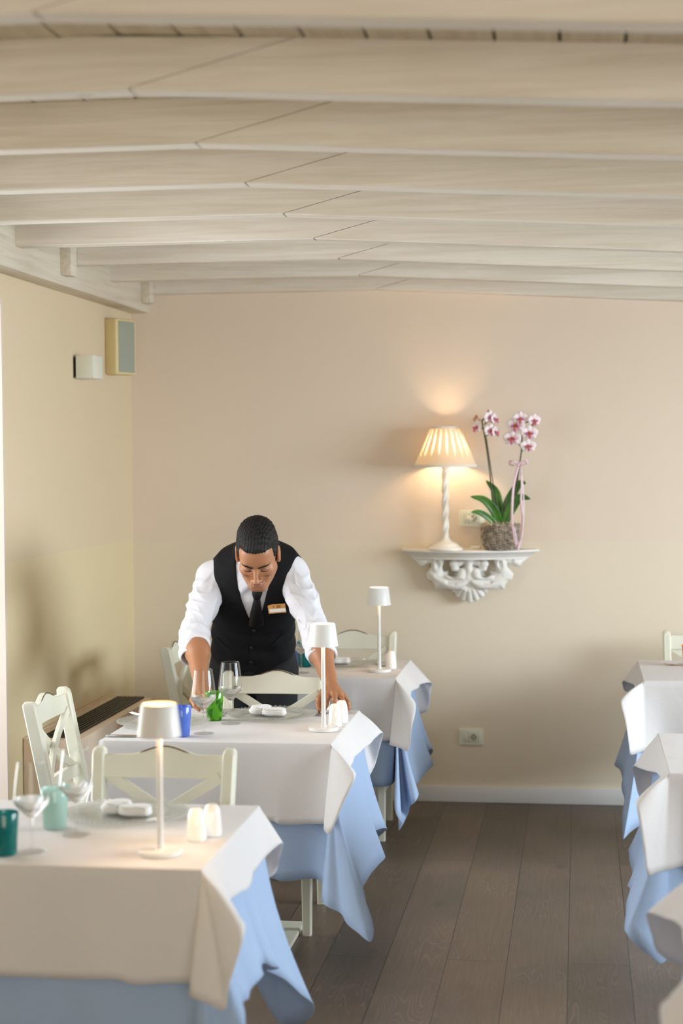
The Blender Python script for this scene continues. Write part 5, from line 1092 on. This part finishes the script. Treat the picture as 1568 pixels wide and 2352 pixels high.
def surf(x, z, f0=.13, off=0.0):
    """point on the face in front of (x, z): nearest mesh vertex along the view out of the face"""
    d = (L_[:, 0]-x)**2+(L_[:, 2]-z)**2+np.where(L_[:, 1] < .03, 1, 0); i = int(np.argmin(d)); return h(x, L_[i, 1]+off, z)
for s in (-1, 1):
    m = MB(); P = [surf(s*x, z, off=.0006) for x, z in ((.011, .0125), (.018, .0165), (.027, .0200), (.037, .0225), (.046, .0210), (.052, .0165))]
    m.tube(wl_(catmull(P, 4)), [.0030]+[.0044]*5+[.0044]*8+[.0030]*6+[.0009], 8, flat=.8); m.build('eyebrow', brow, WT, smooth=80)
    m = MB(); P = [surf(s*x, z, off=.0003) for x, z in ((.0185, -.0105), (.024, -.0130), (.0315, -.0142), (.039, -.0128), (.0455, -.0085))]
    m.tube(wl_(catmull(P, 4)), [.0008]+[.0017]*15+[.0007], 6); m.build('eyelash', brow, WT, smooth=80)
# hair
Hh = SDF(axis((-1.30, -1.08, .002)), axis((6.10, 6.40, .0022)), axis((1.20, 1.46, .002)))
Hh.ell(h(0, -.022, .036), (.0790, .0985, .0885), HR, .01); Hh.ell(h(0, .038, .092), (.052, .036, .030), HR, .03); Hh.ell(h(.006, .066, .084), (.044, .020, .020), HR, .02); Hh.ell(h(0, -.03, .09), (.062, .07, .040), HR, .03)
sl, X, Y, Z = Hh.sub(W(-1.31, 6.0, 1.1), W(-1.0, 6.5, 1.5), 0)
q = [(X-HO[0])*HR[0, i]+(Y-HO[1])*HR[1, i]+(Z-HO[2])*HR[2, i] for i in range(3)]
rng = np.random.default_rng(3)
line = np.interp(q[1], [-.13, -.06, -.03, .005, .012, .030, .040, .056, .075, .10], [-.075, -.060, -.020, -.034, -.036, .022, .056, .075, .083, .086])
line = line+.010*np.clip(np.abs(q[0])-.035, 0, 1)/.02*(q[1] > .03)
Fh = Hh.F[sl]; cut = (line-q[2])*.75
ang = np.arctan2(q[0], q[2]-.02)
strand = .0003*np.sin(ang*62+7*np.sin(q[1]*21)+3*np.sin(q[2]*27))+.0006*np.sin(q[0]*560+q[1]*120+2*np.sin(q[1]*60))+.0005*np.sin(q[1]*330+q[0]*160+q[2]*90)
fz = rng.normal(0, .0007, Fh.shape)
Hh.F[sl] = np.maximum(Fh+strand+fz, cut+strand*2.2+fz*2)
Vh, Fh_ = Hh.mesh(); sdf_object('hair', Vh, Fh_, black_hair.m, WT, 0, origin=WO); del Hh

# ---- clothing
shirt_m = simple('white_shirt_cotton', (224, 225, 234), .85, bump=.12, bscale=900)
vest_m = simple('black_vest_wool', (17, 17, 21), .8, .25, 30, bump=.2, bscale=800, spec=.25)
def cut_cyl(G, a, b, ra, rb, k, rnd=.004):
    """tapered sleeve with flat ends"""
    sl, X, Y, Z = G.sub(np.minimum(a, b)-max(ra, rb), np.maximum(a, b)+max(ra, rb), .03); d = b-a; L = float(np.linalg.norm(d)); d = d/L
    t = (X-a[0])*d[0]+(Y-a[1])*d[1]+(Z-a[2])*d[2]; r2 = np.sqrt(np.maximum((X-a[0]-t*d[0])**2+(Y-a[1]-t*d[1])**2+(Z-a[2]-t*d[2])**2, 0))
    q = r2-(ra+(rb-ra)*np.clip(t/L, 0, 1)); e = np.maximum(-t, t-L)
    G.put(sl, np.maximum(q, e), k)
SG = SDF(axis((-1.56, -.84, .0042)), axis((6.05, 6.92, .0048)), axis((.80, 1.37, .0042)))
sl, X, Y, Z = SG.sub(W(-1.6, 6.0, .8), W(-.8, 7, 1.4), 0)
tf, ta, ts, td = torso_field(X, Y, Z, -.003); SG.put(sl, np.maximum(tf, (ts-1.11)*LT), .01)
for sh, e, c in ((SHL, EL, CFL), (SHR, ER, CFR)):
    SG.cap(sh, sh+(e-sh)*.5, .0600, .0560, .03); SG.cap(sh+(e-sh)*.45, c[0], .0560, .0520, .025)
# creases run round the sleeves
far = np.clip((tf-.004)/.03, 0, 1)
ph = 1.6*np.sin(X*31+Y*24)+1.1*np.sin(Z*23-X*17)
wr = .0062*(1-np.abs(np.sin((Z*74+Y*50+X*12)*.5+ph)))**2.2+.0050*(1-np.abs(np.sin((Z*60-Y*58+X*66)*.5+1.3*ph)))**2.6-.0030
wr = -wr
SG.F[sl] += (wr*far).astype(np.float32)
V, Fc = SG.mesh(); shirt = sdf_object('shirt', V, Fc, shirt_m, WT, 2, origin=WO); del SG
for c in (CFL, CFR):
    a, b = c; d = (b-a); L = np.linalg.norm(d)
    CG = SDF(axis((a[0]-.09, b[0]+.10, .003)), axis((6.12, 6.42, .003)), axis((.84, 1.10, .003)))
    cut_cyl(CG, a-d*.10, b, .0570, .0545, .003); cut_cyl(CG, a+d*.1, b-d*.10, .0600, .0572, .006)
    sl, X, Y, Z = CG.sub(W(-2, 6, .8), W(0, 7, 1.2), 0)
    CG.F[sl] += (.0016*np.sin(Z*120+Y*70+X*40)+.0012*np.sin(X*160-Y*90)).astype(np.float32)
    CG.cap(a-d*.2, b+d*.3, .049, .0465, .002, 's')
    V, Fc = CG.mesh(); sdf_object('rolled_cuff', V, Fc, shirt_m, WT, 1, origin=WO)
VG = SDF(axis((-1.52, -1.0, .0036)), axis((6.20, 6.92, .0042)), axis((.76, 1.38, .0036)))
sl, X, Y, Z = VG.sub(W(-1.6, 6.0, .7), W(-.8, 7, 1.4), 0)
tf, ta, ts, td = torso_field(X, Y, Z, .0085)
fold = .0022*np.sin(ts*34+ta*22)*np.exp(-((ts-.25)/.22)**2)+.0016*np.sin(ta*70+ts*16)*np.exp(-((ts-.15)/.2)**2)
tf = tf+fold
hem = .02-.09*np.exp(-((np.abs(ta)-.055)/.045)**2)*(td > 0)             # two points at the front
body_v = np.maximum(tf, np.maximum((ts-1.15)*LT, (hem-ts)*LT))
VG.put(sl, body_v, .001)
F_ = VG.F[sl]
vl = np.interp(ts, [.50, .613, .843, 1.05, 1.2], [.0, -.022, -.057, -.082, -.090])+.012; vr = np.interp(ts, [.50, .633, .949, 1.10, 1.2], [.0, .030, .054, .068, .072])+.013
veein = np.minimum(ta-vl, vr-ta)                                          # positive inside the neck opening
nk = np.where((td > -.03) & (ts > .49), veein, -.05)
VG.F[sl] = np.maximum(F_, np.minimum(nk*.9, .03))
for sh, e in ((SHL, EL), (SHR, ER)): VG.cap(sh+W(0, 0, -.01), e, .0630, .058, .004, 's')
for sgn, sh in ((-1, SHL), (1, SHR)): VG.ell(sh+W(sgn*.062, -.01, .0), (.062, .080, .085), None, .006, 's')
VG.cap(W(NBK[0], NBK[1], NBK[2]-.02), h(0, -.04, -.03), .054, .052, .004, 's')
V, Fc = VG.mesh(); vest = sdf_object('vest', V, Fc, vest_m, WT, 2, origin=WO); del VG
VV = V
def on(a, s, off=.0015, VV=VV):
    """point on the vest front at torso coordinates"""
    S_ = ((VV[:, 1]-PP[1])*UY[1]+(VV[:, 2]-PP[2])*UY[2])/LT; A_ = VV[:, 0]-PP[0]-XSH*S_; D_ = (VV[:, 1]-PP[1])*NF[1]+(VV[:, 2]-PP[2])*NF[2]
    q = (A_-a)**2+((S_-s)*LT)**2+np.where(D_ < .04, 1, 0); i = np.argsort(q)[:4]; return torso_xyz(a, s, D_[i].mean()+off)
def sh_on(a, s, off=.001):
    A = np.interp(s, TS, TA); B_ = np.interp(s, TS, TB); c = np.interp(s, TS, TC); return torso_xyz(a, s, c+B_*(1-min(abs(a/A), .99)**2.4)**(1/2.4)+off)
# trousers and shoes
TG = SDF(axis((-1.53, -1.06, .007)), axis((6.50, 6.98, .007)), axis((.05, .98, .008)))
sl, X, Y, Z = TG.sub(W(-1.6, 6.3, 0), W(-1, 7, 1), 0)
tf, ta, ts, td = torso_field(X, Y, Z, .004); TG.put(sl, np.maximum(tf, (ts-.10)*LT), .01)
for hip, kn, an in ((W(-1.395, 6.75, .80), W(-1.41, 6.71, .48), W(-1.41, 6.78, .09)), (W(-1.215, 6.75, .80), W(-1.20, 6.71, .48), W(-1.20, 6.78, .09))): TG.chain([hip, kn, an], [.088, .068, .058], .03)
V, Fc = TG.mesh(); sdf_object('trousers', V, Fc, simple('black_trousers', (20, 20, 24), .85, bump=.15, bscale=700), WT, 2, origin=WO)
for x, tx in ((-1.41, -1.43), (-1.20, -1.18)):
    HG = SDF(axis((x-.09, x+.09, .005)), axis((6.50, 6.88, .005)), axis((-.002, .13, .005)))
    HG.cap(W(x, 6.80, .045), W((x+tx)/2, 6.68, .04), .043, .042, .01); HG.cap(W((x+tx)/2, 6.68, .04), W(tx, 6.57, .032), .042, .030, .01); HG.cap(W(x, 6.79, .05), W(x, 6.79, .10), .043, .045, .01)
    sl, X, Y, Z = HG.sub(W(-2, 6, -1), W(0, 7, 1), 0); HG.F[sl] = np.maximum(HG.F[sl], (.0035-Z)+0*X)
    V, Fc = HG.mesh(); sdf_object('shoe', V, Fc, simple('black_leather', (16, 16, 17), .3), WT, 1, origin=WO)
# collar: band and two wings
m = MB()
cw = [h(.0, -.10, -.075), NBK]
def nb(a, r, up, fwd=0): return NBK+W(.006, -.015, .005)+W(r*math.cos(a), -r*math.sin(a)*.80, 0)+W(0, -.60, .80)*up+W(0, -.5, -.45)*0*fwd
band = []
for k in range(29):
    a = math.radians(-250+k*320/28-0)
# (the band wraps the neck, its ends meet above the tie knot)
def ringp(a, r, z): 
    c = NBK+UY*z+W(XSH*.12, 0, 0)
    return c+W(r*math.sin(a), 0, 0)+NF*(r*math.cos(a)*.92)
n = 33
for k in range(n):
    a = math.radians(18+324*k/(n-1)); cz = -.030+.014*math.cos(a); band.append([ringp(a, .0600, cz-.02), ringp(a, .0585, cz+.014), ringp(a, .0600, cz+.015), ringp(a, .0625, cz-.016)])
m.loft([[tuple(p-np.array(WO)) for p in r] for r in band]); m.build('collar_band', shirt_m, WT, smooth=60)
for s in (-1, 1):
    m = MB()
    inner = [(.016, .955), (-.020, 1.02), (-.044, 1.06)] if s < 0 else [(.030, .955), (.058, 1.02), (.074, 1.06)]
    outer = [(-.038, .845), (-.072, .97), (-.078, 1.06)] if s < 0 else [(.064, .868), (.092, .98), (.094, 1.06)]
    vs = []; nu, nv = 9, 7
    ip, op = catmull([np.array(p) for p in inner], 4), catmull([np.array(p) for p in outer], 4)
    for i in range(nu):
        for k in range(nv):
            q = ip[i]+(op[i]-ip[i])*k/(nv-1); vs.append(tuple(sh_on(q[0], q[1], .0068-.0075*i/(nu-1))-np.array(WO)))
    m.add(vs, [(i*nv+k, i*nv+k+1, (i+1)*nv+k+1, (i+1)*nv+k) for i in range(nu-1) for k in range(nv-1)])
    m.build('collar_wing', shirt_m, WT, smooth=60, solid=.002)
# tie: knot and blade
tie_m = simple('black_satin_tie', (14, 15, 20), .42, spec=.5, bump=.15, bscale=700)
m = MB(); rings = []
for a, sx, w, o in ((.024, .975, .020, .004), (.024, .93, .0235, .016), (.024, .86, .020, .018), (.024, .81, .0135, .013), (.024, .80, .010, .006)):
    rings.append([sh_on(a-w, sx, o-.006), sh_on(a-w*.6, sx, o), sh_on(a, sx, o+.003), sh_on(a+w*.6, sx, o), sh_on(a+w, sx, o-.006), sh_on(a, sx, o-.010)])
m.loft([wl_(r) for r in rings]); m.build('tie_knot', tie_m, WT, smooth=60)
m = MB(); rings = []
for a, sx, w, o in ((.024, .825, .0115, .005), (.024, .76, .0160, .009), (.024, .68, .0225, .012), (.025, .60, .0275, .012), (.025, .52, .0300, .010), (.024, .44, .0310, .002), (.024, .40, .031, -.004)):
    rings.append([sh_on(a-w, sx, o-.003), sh_on(a-w*.92, sx, o), sh_on(a, sx, o+.003), sh_on(a+w*.92, sx, o), sh_on(a+w, sx, o-.003), sh_on(a, sx, o-.006)])
m.loft([wl_(r) for r in rings]); m.build('tie_blade', tie_m, WT, smooth=60)
# shirt placket

# vest buttons, welt pockets and front edge
btn = simple('black_button', (30, 30, 34), .25, coat=.5)
RV = Matrix((Vector((1, 0, 0)), Vector(UY), Vector(NF))).transposed()
for a, sx in ((.016, .455), (.008, .25), (.010, .085)):
    m = MB(); m.lathe([(0, -.002), (.0075, -.002), (.0078, .001), (.0062, .0022), (.003, .0016), (0, .0016)], tuple(on(a, sx)-np.array(WO)), 20, RV); m.build('button', btn, WT)
m = MB(); m.tube(wl_([on(a, sx, .0006) for a, sx in ((.004, .49), (-.002, .40), (-.008, .28), (-.010, .16), (-.012, .05))]), .0016, 6); m.build('front_edge', vest_m, WT)
for P in (((-.135, .29), (-.075, .22)), ((.085, .26), (.130, .36))):
    m = MB(); m.tube(wl_([on(P[0][0]+(P[1][0]-P[0][0])*t, P[0][1]+(P[1][1]-P[0][1])*t, .001) for t in (0, .25, .5, .75, 1)]), .0042, 8, flat=.5); m.build('welt_pocket', vest_m, WT)
# name badge: wooden plate, white strip, small emblem and lines of lettering
bc = on(.104, .715, .0135)-np.array(WO); tl = Matrix.Rotation(math.radians(5.5), 3, Vector(NF)) @ Matrix.Rotation(math.radians(-22), 3, 'X'); RB = tl @ RV
E_ = lambda x, y, z: Vector(bc)+RB @ Vector((x, y, z))
m = MB(); m.box(bc, (.070, .037, .003), RB, bev=.0008); bdg = m.build('name_badge', simple('light_wood_badge', (206, 150, 84), .5, .1, 60), WT)
m = MB(); m.box(E_(.002, -.0065, .0019), (.064, .0135, .001), RB); m.build('name_strip', simple('white_strip', (236, 236, 238), .35), bdg)
ink = simple('badge_ink', (70, 50, 34), .7)
m = MB()
for a, b in (((-.0155, .0125), (-.0115, .0045)), ((-.0115, .0045), (-.0078, .0125))): m.tube([E_(a[0], a[1], .0018), E_(b[0], b[1], .0018)], .0007, 5)
m.build('emblem', ink, bdg)
m = MB()
for row, y in enumerate((.0122, .0082, .0048)):
    x = -.001 if row else .002
    for k in range(7 if row < 2 else 6): w = .0012+.0007*((k*7+row*3) % 3); m.box(E_(x+w/2, y, .0017), (w, .0019 if row else .0024, .0006), RB); x += w+.0007
m.build('lettering', ink, bdg)
